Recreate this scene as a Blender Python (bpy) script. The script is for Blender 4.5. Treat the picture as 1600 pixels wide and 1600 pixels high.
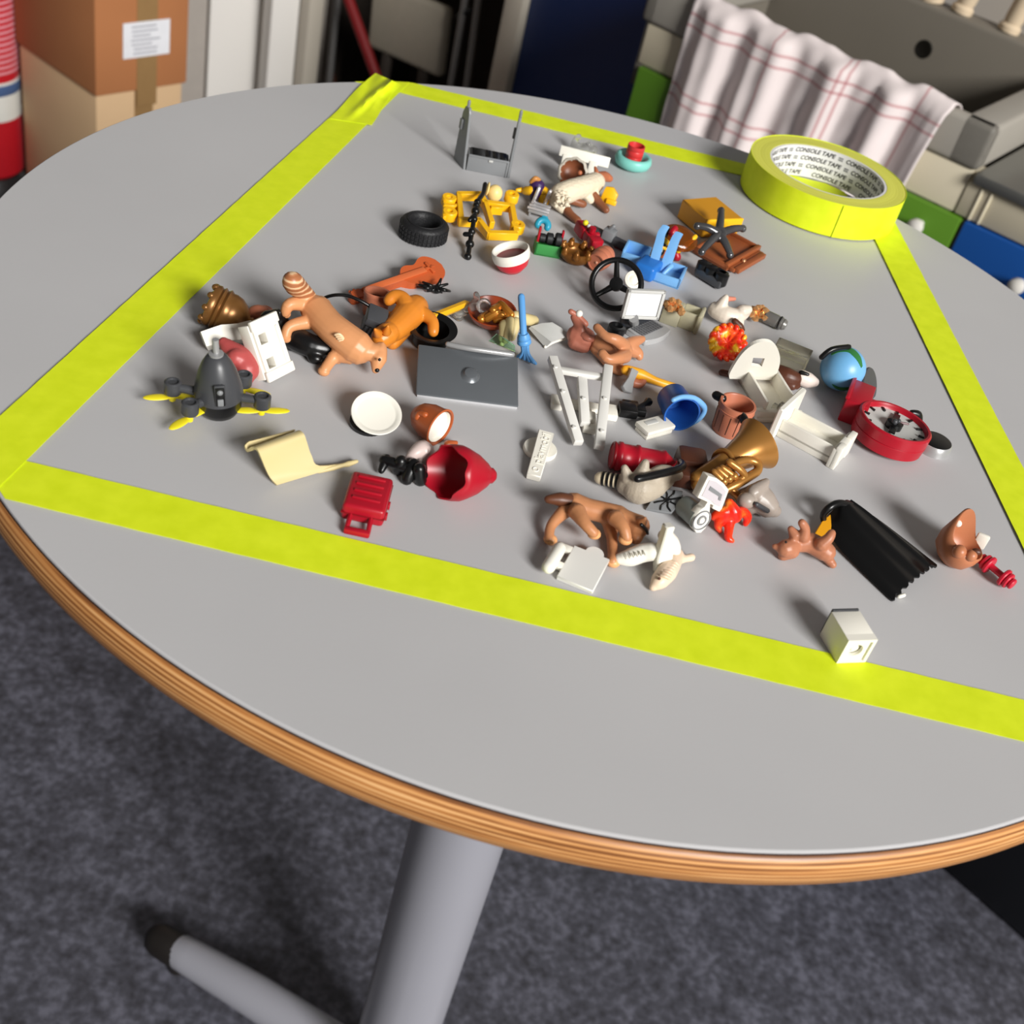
import bpy, bmesh, math, random
from mathutils import Vector as V, Matrix
from math import pi, sin, cos, radians as rad
random.seed(7)
for _o in list(bpy.data.objects): bpy.data.objects.remove(_o)
SC = bpy.context.scene
COL = SC.collection
# ------------------------------------------------------------------ camera
TZ = 1.0                                   # table top height
FPX, PITCH, ROLL, HC = 1853.15, 0.674039, 0.264392, 0.334654
CX, CY, CR = 0.026135, 0.603557, 0.345479  # table circle
CAM = V((0, 0, TZ + HC))
_r0, _u0, FWD = V((1, 0, 0)), V((0, sin(PITCH), cos(PITCH))), V((0, cos(PITCH), -sin(PITCH)))
RGT = cos(ROLL)*_r0 + sin(ROLL)*_u0
UPV = -sin(ROLL)*_r0 + cos(ROLL)*_u0
cd = bpy.data.cameras.new('camera'); cam = bpy.data.objects.new('camera', cd); COL.objects.link(cam)
cm = Matrix((RGT, UPV, -FWD)).transposed().to_4x4(); cm.translation = CAM
cam.matrix_world = cm
cd.sensor_width = 36; cd.lens = FPX/1600*36; cd.clip_start = 0.01
cd.dof.use_dof = True; cd.dof.focus_distance = 0.62; cd.dof.aperture_fstop = 13
SC.camera = cam
# ------------------------------------------------------------------ light
w = bpy.data.worlds.new('world'); SC.world = w; w.use_nodes = True
w.node_tree.nodes['Background'].inputs[0].default_value = (1.0, 0.97, 0.93, 1)
w.node_tree.nodes['Background'].inputs[1].default_value = 0.12
def area(name, az, el, dist, sx, sy, power, col, tgt=(0.03, 0.6, 1.0)):
    l = bpy.data.lights.new(name, 'AREA'); l.shape = 'RECTANGLE'; l.size = sx; l.size_y = sy
    l.energy = power; l.color = col
    o = bpy.data.objects.new(name, l); COL.objects.link(o)
    d = V((cos(rad(az))*cos(rad(el)), sin(rad(az))*cos(rad(el)), sin(rad(el))))
    o.location = V(tgt) + d*dist
    o.rotation_euler = (-d).to_track_quat('-Z', 'Y').to_euler()
    return o
area('window_daylight', -49, 28, 9, 3.0, 2.7, 1260, (1.0, 0.985, 0.96))
SC.view_settings.view_transform = 'Standard'; SC.view_settings.look = 'None'
SC.view_settings.exposure = 0.0; SC.view_settings.gamma = 1.0
SC.view_settings.use_curve_mapping = False
# ------------------------------------------------------------------ helpers
def ray(px, py): return (px-800)/FPX*RGT - (py-800)/FPX*UPV + FWD
def Zp(px, py, z):                                  # point at world height z
    d = ray(px, py); return CAM + d*((z - CAM.z)/d.z)
def P(px, py, h=0): return Zp(px, py, TZ + h/1000)  # h: mm above the table top
def onplane(px, py, o, n):
    d = ray(px, py); n = V(n); return CAM + d*((V(o)-CAM).dot(n)/d.dot(n))
def lin(c):
    c /= 255; return c/12.92 if c <= .04045 else ((c+.055)/1.055)**2.4
def rgb(h):
    if isinstance(h, str): h = [int(h[i:i+2], 16) for i in (0, 2, 4)]
    return tuple(lin(x) for x in h) + (1,)
MATS = {}
def mat(name, h, rough=.42, metal=0, spec=.5, trans=0, ior=1.45, var=.06, scale=60, bump=0, bscale=400, sss=0, alpha=1):
    if name in MATS: return MATS[name]
    m = bpy.data.materials.new(name); m.use_nodes = True; nt = m.node_tree; b = nt.nodes['Principled BSDF']
    c = rgb(h) if h else (.2, .1, .08, 1)
    b.inputs['Roughness'].default_value = rough; b.inputs['Metallic'].default_value = metal
    b.inputs['Specular IOR Level'].default_value = spec; b.inputs['IOR'].default_value = ior
    b.inputs['Transmission Weight'].default_value = trans; b.inputs['Alpha'].default_value = alpha
    if sss: b.inputs['Subsurface Weight'].default_value = sss; b.inputs['Subsurface Scale'].default_value = .004; b.inputs['Subsurface Radius'].default_value = (1, .6, .3)
    tc = nt.nodes.new('ShaderNodeTexCoord'); no = nt.nodes.new('ShaderNodeTexNoise'); no.inputs['Scale'].default_value = scale
    nt.links.new(tc.outputs['Object'], no.inputs['Vector'])
    mx = nt.nodes.new('ShaderNodeMix'); mx.data_type = 'RGBA'
    mx.inputs[6].default_value = tuple(min(1, x*(1-var)) for x in c[:3])+(1,)
    mx.inputs[7].default_value = tuple(min(1, x*(1+var)) for x in c[:3])+(1,)
    nt.links.new(no.outputs['Fac'], mx.inputs[0]); nt.links.new(mx.outputs[2], b.inputs['Base Color'])
    if bump:
        n2 = nt.nodes.new('ShaderNodeTexNoise'); n2.inputs['Scale'].default_value = bscale; n2.inputs['Detail'].default_value = 3
        nt.links.new(tc.outputs['Object'], n2.inputs['Vector'])
        bp = nt.nodes.new('ShaderNodeBump'); bp.inputs['Strength'].default_value = bump; bp.inputs['Distance'].default_value = .001
        nt.links.new(n2.outputs['Fac'], bp.inputs['Height']); nt.links.new(bp.outputs[0], b.inputs['Normal'])
    MATS[name] = m
    return m
def nodes(m): return m.node_tree, m.node_tree.nodes['Principled BSDF']
def ramp(nt, fac, stops, interp='LINEAR'):
    r = nt.nodes.new('ShaderNodeValToRGB'); r.color_ramp.interpolation = interp
    e = r.color_ramp.elements
    while len(e) < len(stops): e.new(.5)
    for k, (p, c) in zip(e, stops): k.position = p; k.color = rgb(c)
    nt.links.new(fac, r.inputs[0]); return r.outputs[0]
def gap(nt, kind, vec=None, **kw):
    n = nt.nodes.new(kind)
    for k, v in kw.items(): n.inputs[k].default_value = v
    if vec: nt.links.new(vec, n.inputs['Vector'])
    return n
def tco(nt, out='Object'): return nt.nodes.new('ShaderNodeTexCoord').outputs[out]

def M3(o, xp, yp):
    """frame in mm: origin o, x axis to xp, y axis towards yp, z = x cross y; also the two lengths in mm"""
    o = V(o); x = V(xp)-o; lx = x.length; x = x/lx; y = V(yp)-o; y = y - x*y.dot(x); ly = y.length; y = y/ly; z = x.cross(y)
    m = Matrix((x, y, z)).transposed().to_4x4()*.001; m.translation = o; m[3][3] = 1
    return m, lx*1000, ly*1000
def Fz(o, xp):                                   # upright frame: x towards xp in the horizontal plane, z up
    o = V(o); x = V(xp)-o; x.z = 0; x.normalize(); z = V((0, 0, 1)); y = z.cross(x)
    m = Matrix((x, y, z)).transposed().to_4x4()*.001; m.translation = o; m[3][3] = 1
    return m
def Fa(o, axis_to, hint=(0, 0, 1)):              # frame whose z axis points from o to axis_to
    o = V(o); z = (V(axis_to)-o); L = z.length; z = z/L; h = V(hint)
    if abs(h.dot(z)) > .97: h = V((1, 0, 0))
    x = h.cross(z).normalized(); y = z.cross(x)
    m = Matrix((x, y, z)).transposed().to_4x4()*.001; m.translation = o; m[3][3] = 1
    return m, L*1000
def Fn(o, n, xdir=None):                         # frame with normal n
    n = V(n).normalized()
    x = V(xdir) if xdir else V((1, 0, 0)); x = (x - n*x.dot(n)).normalized(); y = n.cross(x)
    m = Matrix((x, y, n)).transposed().to_4x4()*.001; m.translation = V(o); m[3][3] = 1
    return m
def smooth(pts, n=4):
    pts = [V(p) for p in pts]
    if n <= 1 or len(pts) < 3: return pts
    out = []
    for i in range(len(pts)-1):
        a = pts[max(i-1, 0)]; b = pts[i]; c = pts[i+1]; d = pts[min(i+2, len(pts)-1)]
        for k in range(n):
            t = k/n
            out.append(.5*((2*b)+(c-a)*t+(2*a-5*b+4*c-d)*t*t+(3*b-a-3*c+d)*t**3))
    out.append(pts[-1]); return out
class S:
    def __init__(s): s.bm = bmesh.new()
    def _add(s, b2):
        me = bpy.data.meshes.new('t'); b2.to_mesh(me); b2.free(); s.bm.from_mesh(me); bpy.data.meshes.remove(me); return s
    def box(s, M, c, d, bev=0, seg=2):
        b = bmesh.new(); bmesh.ops.create_cube(b, size=1)
        for v in b.verts: v.co = V((c[0]+v.co.x*d[0], c[1]+v.co.y*d[1], c[2]+v.co.z*d[2]))
        if bev: bmesh.ops.bevel(b, geom=b.edges[:], offset=min(bev, min(d)*.49), segments=seg, affect='EDGES', profile=.5)
        b.transform(M); return s._add(b)
    def bx(s, M, x0, x1, y0, y1, z0, z1, bev=0, seg=2):
        return s.box(M, ((x0+x1)/2, (y0+y1)/2, (z0+z1)/2), (abs(x1-x0), abs(y1-y0), abs(z1-z0)), bev, seg)
    def prism(s, M, pts, z0, z1, bev=0, seg=1):
        b = bmesh.new(); vs = [b.verts.new((p[0], p[1], z0)) for p in pts]; f = b.faces.new(vs)
        r = bmesh.ops.extrude_face_region(b, geom=[f])
        for v in r['geom']:
            if isinstance(v, bmesh.types.BMVert): v.co.z = z1
        bmesh.ops.recalc_face_normals(b, faces=b.faces[:])
        if bev: bmesh.ops.bevel(b, geom=b.edges[:], offset=bev, segments=seg, affect='EDGES', profile=.5, clamp_overlap=True)
        b.transform(M); return s._add(b)
    def lathe(s, M, prof, seg=28, fn=None, closed=False):
        """prof: (r, z) pairs about the local z axis; fn(angle, i, r, z) may reshape"""
        b = bmesh.new(); rings = []
        for i, (r, z) in enumerate(prof):
            if r < 1e-6: rings.append([b.verts.new((0, 0, z))]*seg); continue
            ring = []
            for k in range(seg):
                a = 2*pi*k/seg; rr, zz = (fn(a, i, r, z) if fn else (r, z))
                ring.append(b.verts.new((rr*cos(a), rr*sin(a), zz)))
            rings.append(ring)
        n = len(rings)
        for i in range(n if closed else n-1):
            A, B = rings[i], rings[(i+1) % n]
            for k in range(seg):
                q = [A[k], A[(k+1) % seg], B[(k+1) % seg], B[k]]; u = []
                for v in q:
                    if v not in u: u.append(v)
                if len(u) > 2:
                    try: b.faces.new(u)
                    except ValueError: pass
        bmesh.ops.recalc_face_normals(b, faces=b.faces[:])
        b.transform(M); return s._add(b)
    def tube(s, pts, r, seg=10, M=None, sm=4, cap=True):
        """r in mm (number or one per point); pts are world points, or mm in frame M"""
        pts = [V(p) for p in pts]
        if M is not None: pts = [M @ p for p in pts]
        rs = list(r) if isinstance(r, (list, tuple)) else [r]*len(pts)
        if len(pts) > 2 and sm > 1:
            q = smooth(pts, sm); rr = []
            for i in range(len(rs)-1): rr += [rs[i]+(rs[i+1]-rs[i])*k/sm for k in range(sm)]
            rr.append(rs[-1]); pts, rs = q, rr
        rs = [x*.001 for x in rs]
        T = [(pts[min(i+1, len(pts)-1)]-pts[max(i-1, 0)]).normalized() for i in range(len(pts))]
        if cap:
            def capring(p, t, r, sgn): return [(p+t*sgn*r*sin(a), r*cos(a)) for a in (rad(35), rad(65), rad(85))]
            A = capring(pts[0], T[0], rs[0], -1)[::-1]; B = capring(pts[-1], T[-1], rs[-1], 1)
            pts = [a[0] for a in A]+pts+[x[0] for x in B]; rs = [a[1] for a in A]+rs+[x[1] for x in B]
            T = [T[0]]*3+T+[T[-1]]*3
        b = bmesh.new(); up = V((0, 0, 1)) if abs(T[0].z) < .9 else V((1, 0, 0)); rings = []
        x = up.cross(T[0]).normalized()
        for p, t, r_ in zip(pts, T, rs):
            x = (x-t*x.dot(t)).normalized(); y = t.cross(x)
            rings.append([b.verts.new(p+(x*cos(2*pi*k/seg)+y*sin(2*pi*k/seg))*r_) for k in range(seg)])
        for A, B in zip(rings, rings[1:]):
            for k in range(seg): b.faces.new((A[k], A[(k+1) % seg], B[(k+1) % seg], B[k]))
        b.faces.new(rings[0][::-1]); b.faces.new(rings[-1])
        return s._add(b)
    def ell(s, M, c, r, u=20, v=12):
        if not isinstance(r, (tuple, list)): r = (r, r, r)
        b = bmesh.new(); bmesh.ops.create_uvsphere(b, u_segments=u, v_segments=v, radius=1)
        for q in b.verts: q.co = V((c[0]+q.co.x*r[0], c[1]+q.co.y*r[1], c[2]+q.co.z*r[2]))
        b.transform(M); return s._add(b)
    def sph(s, p, r, u=16, v=10):                # world point, mm radius
        b = bmesh.new(); bmesh.ops.create_uvsphere(b, u_segments=u, v_segments=v, radius=r*.001)
        b.transform(Matrix.Translation(V(p))); return s._add(b)
    def torus(s, M, R_, r, z=0, seg=32, ms=12, a0=0, a1=2*pi):
        full = abs(a1-a0-2*pi) < 1e-4
        if full:
            return s.lathe(M, [(R_+r*cos(2*pi*k/ms), z+r*sin(2*pi*k/ms)) for k in range(ms)], seg, closed=True)
        return s.tube([(R_*cos(a0+(a1-a0)*k/seg), R_*sin(a0+(a1-a0)*k/seg), z) for k in range(seg+1)], r, ms, M, 1)
    def grid(s, rows, thick=0):
        """rows: lists of world points; a sheet with real thickness (mm)"""
        b = bmesh.new(); R = [[b.verts.new(V(p)) for p in row] for row in rows]
        for A, B in zip(R, R[1:]):
            for k in range(len(A)-1): b.faces.new((A[k], A[k+1], B[k+1], B[k]))
        bmesh.ops.recalc_face_normals(b, faces=b.faces[:])
        if thick: bmesh.ops.solidify(b, geom=b.faces[:], thickness=thick*.001)
        return s._add(b)
def empty(name, loc):
    o = bpy.data.objects.new(name, None); o.empty_display_size = .01; COL.objects.link(o); o.location = V(loc); return o
def tag(o, label, cat, group=None, kind=None):
    if label: o['label'] = label
    if cat: o['category'] = cat
    if group: o['group'] = group
    if kind: o['kind'] = kind
    return o
def thing(name, label, cat, loc, group=None): return tag(empty(name, loc), label, cat, group)
def rootloc(p):
    while p.parent: p = p.parent
    return V(p.location)
def finish(me, m, ang):
    me.materials.append(m)
    me.polygons.foreach_set('use_smooth', [True]*len(me.polygons))
    if ang < 179: me.set_sharp_from_angle(angle=rad(ang))
def add(name, s, m, parent=None, ang=38, label=None, cat=None, group=None, kind=None):
    """one mesh object; world coordinates are made local to the root thing (or to the mesh's own base)"""
    bm = s.bm
    if parent is None:
        xs = [v.co for v in bm.verts]
        lo = V((min(v.x for v in xs), min(v.y for v in xs), min(v.z for v in xs))); hi = V((max(v.x for v in xs), max(v.y for v in xs), 0))
        loc = V(((lo.x+hi.x)/2, (lo.y+hi.y)/2, lo.z))
    else: loc = rootloc(parent)
    bm.transform(Matrix.Translation(-loc))
    me = bpy.data.meshes.new(name); bm.to_mesh(me); bm.free(); finish(me, m, ang)
    o = bpy.data.objects.new(name, me); COL.objects.link(o)
    if parent is None: o.location = loc
    else: o.parent = parent
    return tag(o, label, cat, group, kind)
def blob(name, s, m, parent, vox=.7, it=3, **kw):
    """fuse overlapping limbs into one continuous skin (vox in mm)"""
    loc = rootloc(parent) if parent else None
    me = bpy.data.meshes.new('tmp'); s.bm.to_mesh(me); s.bm.free()
    o = bpy.data.objects.new('tmp', me); COL.objects.link(o)
    r = o.modifiers.new('r', 'REMESH'); r.mode = 'VOXEL'; r.voxel_size = vox*.001
    k = o.modifiers.new('k', 'SMOOTH'); k.iterations = it; k.factor = .5
    dg = bpy.context.evaluated_depsgraph_get(); me2 = bpy.data.meshes.new_from_object(o.evaluated_get(dg))
    bpy.data.objects.remove(o); bpy.data.meshes.remove(me)
    s2 = S(); s2.bm.from_mesh(me2); bpy.data.meshes.remove(me2)
    return add(name, s2, m, parent, 180, **kw)
def text(name, body, M, size, depth, m, parent):
    """raised lettering, centred, in the frame M (mm)"""
    c = bpy.data.curves.new('t', 'FONT'); c.body = body; c.size = size; c.extrude = depth; c.align_x = 'CENTER'; c.align_y = 'CENTER'
    o = bpy.data.objects.new('t', c); COL.objects.link(o)
    dg = bpy.context.evaluated_depsgraph_get(); me = bpy.data.meshes.new_from_object(o.evaluated_get(dg))
    bpy.data.objects.remove(o); me.transform(M); s = S(); s.bm.from_mesh(me); bpy.data.meshes.remove(me)
    return add(name, s, m, parent, 30)
I4 = Matrix.Scale(.001, 4); I4[3][3] = 1
def plate_hole(m, outer, hole, z0, z1):
    """a flat plate with a real hole through it"""
    s = S(); bm = s.bm; hx = sum(p[0] for p in hole)/len(hole); hy = sum(p[1] for p in hole)/len(hole)
    out = []
    for k in range(len(outer)):
        a, b_ = outer[k], outer[(k+1) % len(outer)]
        for q in range(4): out.append((a[0]+(b_[0]-a[0])*q/4, a[1]+(b_[1]-a[1])*q/4))
    def hit(p):
        d = (p[0]-hx, p[1]-hy); best = 1e9
        for k in range(len(hole)):
            a, b_ = hole[k], hole[(k+1) % len(hole)]; e = (b_[0]-a[0], b_[1]-a[1]); den = d[0]*e[1]-d[1]*e[0]
            if abs(den) < 1e-9: continue
            tt = ((a[0]-hx)*e[1]-(a[1]-hy)*e[0])/den; uu = ((a[0]-hx)*d[1]-(a[1]-hy)*d[0])/den
            if tt > 0 and -1e-6 <= uu <= 1+1e-6: best = min(best, tt)
        return (hx+d[0]*best, hy+d[1]*best)
    inn = [hit(p) for p in out]; n = len(out)
    R = [[bm.verts.new(m @ V((p[0], p[1], z))) for p in pts] for pts, z in ((out, z0), (out, z1), (inn, z1), (inn, z0))]
    for a, b_ in zip(R, R[1:]+R[:1]):
        for k in range(n): bm.faces.new((a[k], a[(k+1) % n], b_[(k+1) % n], b_[k]))
    bmesh.ops.recalc_face_normals(bm, faces=bm.faces[:]); return s
def on_sphere(px, py, c, r):
    d = ray(px, py).normalized(); o_ = CAM-V(c); b_ = o_.dot(d); q = b_*b_-(o_.dot(o_)-r*r)
    return CAM+d*(-b_-math.sqrt(max(q, 0)))
# ------------------------------------------------------------------ the room
WD = V((.868, -.496, 0)).normalized(); WN = V((-.496, -.868, 0)).normalized()   # along the back wall, out of it
def wm(o):                                    # frame in metres: x along the wall, y into it, z up
    m = Matrix((WD, -WN, V((0, 0, 1)))).transposed().to_4x4(); m.translation = V(o); return m
# floor
fl = bpy.data.materials.new('floor_vinyl'); fl.use_nodes = True; nt, b = nodes(fl); tc = tco(nt)
n1 = gap(nt, 'ShaderNodeTexNoise', tc, Scale=26, Detail=5, Roughness=.65); n2 = gap(nt, 'ShaderNodeTexNoise', tc, Scale=95, Detail=3)
ad = nt.nodes.new('ShaderNodeMath'); ad.operation = 'ADD'; mu = nt.nodes.new('ShaderNodeMath'); mu.operation = 'MULTIPLY'; mu.inputs[1].default_value = .5
nt.links.new(n1.outputs['Fac'], ad.inputs[0]); nt.links.new(n2.outputs['Fac'], ad.inputs[1]); nt.links.new(ad.outputs[0], mu.inputs[0])
nt.links.new(ramp(nt, mu.outputs[0], [(.36, (48, 47, 53)), (.5, (70, 70, 79)), (.64, (98, 98, 110))]), b.inputs['Base Color'])
b.inputs['Roughness'].default_value = .62
add('floor', S().bx(Matrix.Identity(4), -4, 4, -3.5, 5, -.05, 0), fl, kind='structure')
WO = V((.236, 2.2355, 0)); MW = wm(WO)
wall_m = mat('wall_paint', (176, 168, 158), .8, var=.04, scale=6)
white_m = mat('white_door_paint', (232, 228, 222), .5, var=.02, scale=5)
cream_f = mat('cream_frame_paint', (190, 182, 168), .5, var=.03, scale=8)
navy_m = mat('navy_door_laminate', (17, 42, 92), .45, var=.06, scale=4)
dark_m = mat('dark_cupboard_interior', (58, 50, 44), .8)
def ws(px, py=60):                            # wall coordinate (m) of a pixel column on the wall plane
    return (onplane(px, py, WO, WN)-WO).dot(WD)
sA, sB, sC, sD, sE, sF, sG = ws(345), ws(420), ws(437), ws(473), ws(489), ws(792), ws(822)
sR = 1.9
def struct(name, s, m): return add(name, s, m, kind='structure')
def wbox(s0, s1, y0, y1, z0, z1, bev=0): return S().bx(MW, s0, s1, y0, y1, z0, z1, bev)
o = S()                                       # wall left of the cupboard and above it, one shell with a real opening
o.bx(MW, -2.6, sC, .03, .15, 0, 2.6).bx(MW, sC, sF, .03, .15, 2.1, 2.6).bx(MW, sF, sR+1, .03, .15, 0, 2.6)
struct('wall_back', o, wall_m)
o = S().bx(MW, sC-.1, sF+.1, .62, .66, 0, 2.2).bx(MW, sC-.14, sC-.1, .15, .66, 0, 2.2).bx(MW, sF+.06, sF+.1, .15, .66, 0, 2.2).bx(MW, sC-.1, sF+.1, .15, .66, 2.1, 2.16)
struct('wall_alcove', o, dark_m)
dd_ = V((.8, .6, 0)); dn_ = V((-.6, .8, 0))          # the narrow door leaf stands ajar, turned towards the window
def dm(px, out):
    o_ = onplane(px, 60, WO, WN)+WN*out; m = Matrix((dd_, dn_, V((0, 0, 1)))).transposed().to_4x4(); m.translation = (o_.x, o_.y, 0); return m
M1, M2 = dm(424, .02), dm(474, .02)
d = struct('door_1', S().bx(M1, -.138, -.004, 0, .022, .01, 2.05, .004), white_m)
add('edge_strip', S().bx(M1, -.003, .016, .004, .03, .01, 2.05, .003), cream_f, d)
struct('trim_1', S().bx(M2, -.068, 0, 0, .06, 0, 2.1, .005), white_m)
struct('trim_4', S().bx(M1, -.26, -.14, .012, .03, .01, 2.05, .003), mat('grey_beige_panel', (168, 160, 152), .6))
struct('trim_2', wbox(sD, sE, -.02, .028, 0, 2.1, .004), cream_f)
struct('trim_3', wbox(sF, sG, -.035, .03, 0, 2.1, .005), cream_f)
d = struct('door_2', wbox(sG, sG+.78, -.015, .028, .01, 2.05, .004), navy_m)
add('door_handle', S().tube([(sG+.7, -.06, 1.05), (sG+.58, -.06, 1.05)], 9, M=MW).tube([(sG+.7, -.02, 1.05), (sG+.7, -.06, 1.05)], 9, M=MW), mat('steel', (170, 170, 172), .3, 1), d)
# things stored in the alcove
def alc(px, py, depth): return onplane(px, py, WO - WN*depth, WN)
def pole(p0, p1, depth, r, m, label, name, cat, group=None):
    a, b_ = alc(*p0, depth), alc(*p1, depth); dr = (b_-a); bot = b_ + dr*((0.0 - b_.z)/dr.z) if abs(dr.z) > 1e-4 else b_
    bot = b_ + dr*((0.004-b_.z)/dr.z); top = a - dr*.25/dr.length
    return add(name, S().tube([top, bot], r, 10), m, None, label=label, cat=cat, group=group)
alu = mat('dull_aluminium', (132, 130, 128), .45, .6)
pole((527, 0), (515, 125), .10, 9, alu, 'thin grey metal pole leaning beside the white door post', 'metal_pole', 'pole')
pole((545, 0), (590, 125), .05, 13, mat('dark_red_hose', (120, 16, 20), .5), 'dark red tube slanting across the dark cupboard', 'red_tube', 'tube')
rk = thing('folding_rack', 'grey two-pole folding rack standing in the dark cupboard beside the navy door', 'rack', alc(710, 130, .2))
for (a, b_) in (((727, 0), (705, 130)), ((748, 0), (730, 130))):
    q0, q1 = alc(*a, .08), alc(*b_, .08); dr = q1-q0; bot = q1+dr*((0.01-q1.z)/dr.z)
    add('pole', S().tube([q0-dr*.8, bot], 8, 10), alu, rk)
add('crossbar', S().tube([alc(735, 15, .08), alc(716, 26, .08)], 6, 8), mat('black_plastic_far', (20, 20, 20), .5), rk)
pnl = thing('vacuum_cleaner', 'pale grey rounded appliance tilted inside the dark cupboard', 'appliance', alc(640, 120, .14))
A, B, C = alc(578, 72, .14), alc(692, 122, .14), alc(606, -28, .14)
m, lx, ly = M3(A, B, C); s = S(); s.box(m, (lx/2, ly/2, 0), (lx, ly, 30), 14, 3)
add('panel_body', s, mat('grey_plastic_far', (176, 168, 152), .6), pnl)
s = S()
for xx in (.25, .75): s.tube([m @ V((lx*xx, 5, 0)), V(((m @ V((lx*xx, 5, 0))).x, (m @ V((lx*xx, 5, 0))).y, .01))], 14, 8)
add('leg', s, dark_m, pnl)
add('broom_board', S().box(M3(alc(502, 130, .3), alc(516, 131, .3), alc(500, 0, .3))[0], (20, 300, 0), (60, 900, 25), 6), mat('brown_wood_far', (110, 62, 44), .6), None, label='narrow reddish brown board standing at the left of the dark cupboard', cat='board')
# ------------------------------------------------------------------ cardboard boxes
def cardboard(nm, c): return mat(nm, c, .85, var=.07, scale=9)
Bz = .40
a, bb, cc = Zp(150, 152, Bz), Zp(292, 130, Bz), Zp(45, 85, Bz)
mb, lx, ly = M3(a, bb, cc); mb = Fz(a, bb); lx, ly = (bb-a).length*1000, (cc-a).length*1000+60
bt = thing('cardboard_box', 'tall brown cardboard box with a white address label, on top of a paler box', 'box', a, 'stacked cardboard boxes')
add('body', S().bx(mb, 0, lx, 0, ly, 0, 700, 4), cardboard('cardboard_brown', (178, 116, 72)), bt)
tp = mat('packing_tape', (150, 118, 78), .25)
add('packing_tape', S().bx(mb, lx*.43, lx*.65, -1.2, 0, -30, 700), tp, bt)
lp = add('address_label', S().bx(mb, lx*.28, lx*.78, -2.4, -1.2, 64, 128), mat('white_paper', (228, 228, 232), .7), bt)
s = S(); random.seed(3)
for k in range(7):
    x0 = lx*.36+random.random()*6; s.bx(mb, x0, x0+random.uniform(.18, .34)*lx, -2.6, -2.3, 118-k*8, 121-k*8)
add('print_lines', s, mat('grey_print', (165, 165, 172), .7), lp)
bl = thing('cardboard_box', 'pale cardboard box at the bottom, under the tall brown box', 'box', Zp(150, 152, 0), 'stacked cardboard boxes')
m2 = Fz(V((a.x, a.y, 0)), V((bb.x, bb.y, 0)))
add('body', S().bx(m2, 4, lx-6, 6, ly-6, 0, Bz*1000-1, 4), cardboard('cardboard_pale', (212, 178, 138)), bl)
add('packing_tape', S().bx(m2, lx*.43, lx*.63, 4.2, 6, 0, Bz*1000-1), tp, bl)
# fire extinguisher on its stand
ex0 = Zp(-22, 262, .12); ex = thing('fire_extinguisher', 'red fire extinguisher with white instruction band at the left edge', 'extinguisher', (ex0.x, ex0.y, 0))
me = I4.copy(); me.translation = (ex0.x, ex0.y, .12)
red_far = mat('extinguisher_red', (190, 24, 38), .35)
add('cylinder', S().lathe(me, [(0, 0), (62, 0), (74, 12), (75, 30), (75, 400), (66, 440), (40, 465), (25, 475), (25, 500), (0, 500)], 36), red_far, ex)
add('instruction_band', S().lathe(me, [(75.1, 128), (75.9, 129), (75.9, 205), (75.1, 206)], 36), mat('white_print_far', (226, 228, 222), .5), ex)
s = S()
for k in range(14): s.lathe(me, [(75.2, 222+k*11), (76, 223+k*11), (76, 226+k*11), (75.2, 227+k*11)], 36)
add('print_line', s, mat('pink_print_far', (222, 150, 160), .5), ex)
add('blue_mark', S().lathe(me, [(76.0, 180), (76.5, 181), (76.5, 200), (76.0, 201)], 36), mat('blue_print_far', (70, 96, 140), .5), ex)
add('foot_ring', S().lathe(me, [(60, -120), (84, -120), (86, -20), (70, 4), (60, 2)], 32, closed=True), mat('black_rubber_far', (38, 38, 40), .35), ex)
pp0 = Zp(32, 245, .15); mp = I4.copy(); mp.translation = (pp0.x, pp0.y+.04, 0)
pp = thing('hose_tube', 'copper coloured upright hose with white end beside the fire extinguisher', 'hose', (pp0.x, pp0.y+.04, 0))
add('white_end', S().lathe(mp, [(0, 0), (15, 0), (16, 30), (16, 250), (0, 250)], 16), white_m, pp)
add('tube', S().lathe(mp, [(11, 250), (12, 252), (12, 460), (14, 462), (14, 500), (0, 502)], 16), mat('copper_hose', (182, 100, 76), .4), pp)
# ------------------------------------------------------------------ sink and cabinets
zt, zb = .90, .843
A, B = Zp(1025, 42, zb), Zp(1520, 268, zb)
sd = (B-A); sd.z = 0; sd.normalize(); sn = V((sd.y, -sd.x, 0)).normalized()
if sn.y > 0: sn = -sn
A.z = 0; B.z = 0
MS = Matrix((sd, -sn, V((0, 0, 1)))).transposed().to_4x4()*.001; MS.translation = A; MS[3][3] = 1   # mm, x along the front, y into the cabinet
L = (B-A).length*1000
def sx(px, py, z=None):                        # coordinates on the front plane: (x mm, z mm)
    p = onplane(px, py, A, sn); q = MS.inverted() @ p; return q.x, q.z
grey_sink = mat('grey_sink_composite', (156, 151, 142), .42, var=.03, scale=20)
x0 = sx(1003, 20)[0]; x1 = L+4; dp = 425; zT, zB = zt*1000, zb*1000
sk = thing('sink', 'grey composite sink with deep basin on the green and blue cabinets', 'sink', (A.x, A.y, zb))
s = S(); rim = 26
s.bx(MS, x0, x1, 0, rim, zB, zT, 7, 3).bx(MS, x0, x0+rim, 0, dp, zB, zT, 7, 3).bx(MS, x1-46, x1, 0, dp, zB, zT, 7, 3)
add('rim_frame', s, grey_sink, sk)
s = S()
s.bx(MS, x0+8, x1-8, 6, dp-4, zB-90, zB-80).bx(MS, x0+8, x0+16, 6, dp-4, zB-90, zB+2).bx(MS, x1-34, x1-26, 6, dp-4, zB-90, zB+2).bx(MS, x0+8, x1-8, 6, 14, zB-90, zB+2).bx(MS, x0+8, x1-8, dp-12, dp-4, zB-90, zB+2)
s.bx(MS, x0, x1, dp-58, dp, zB-80, zT+22, 7, 3)
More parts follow.
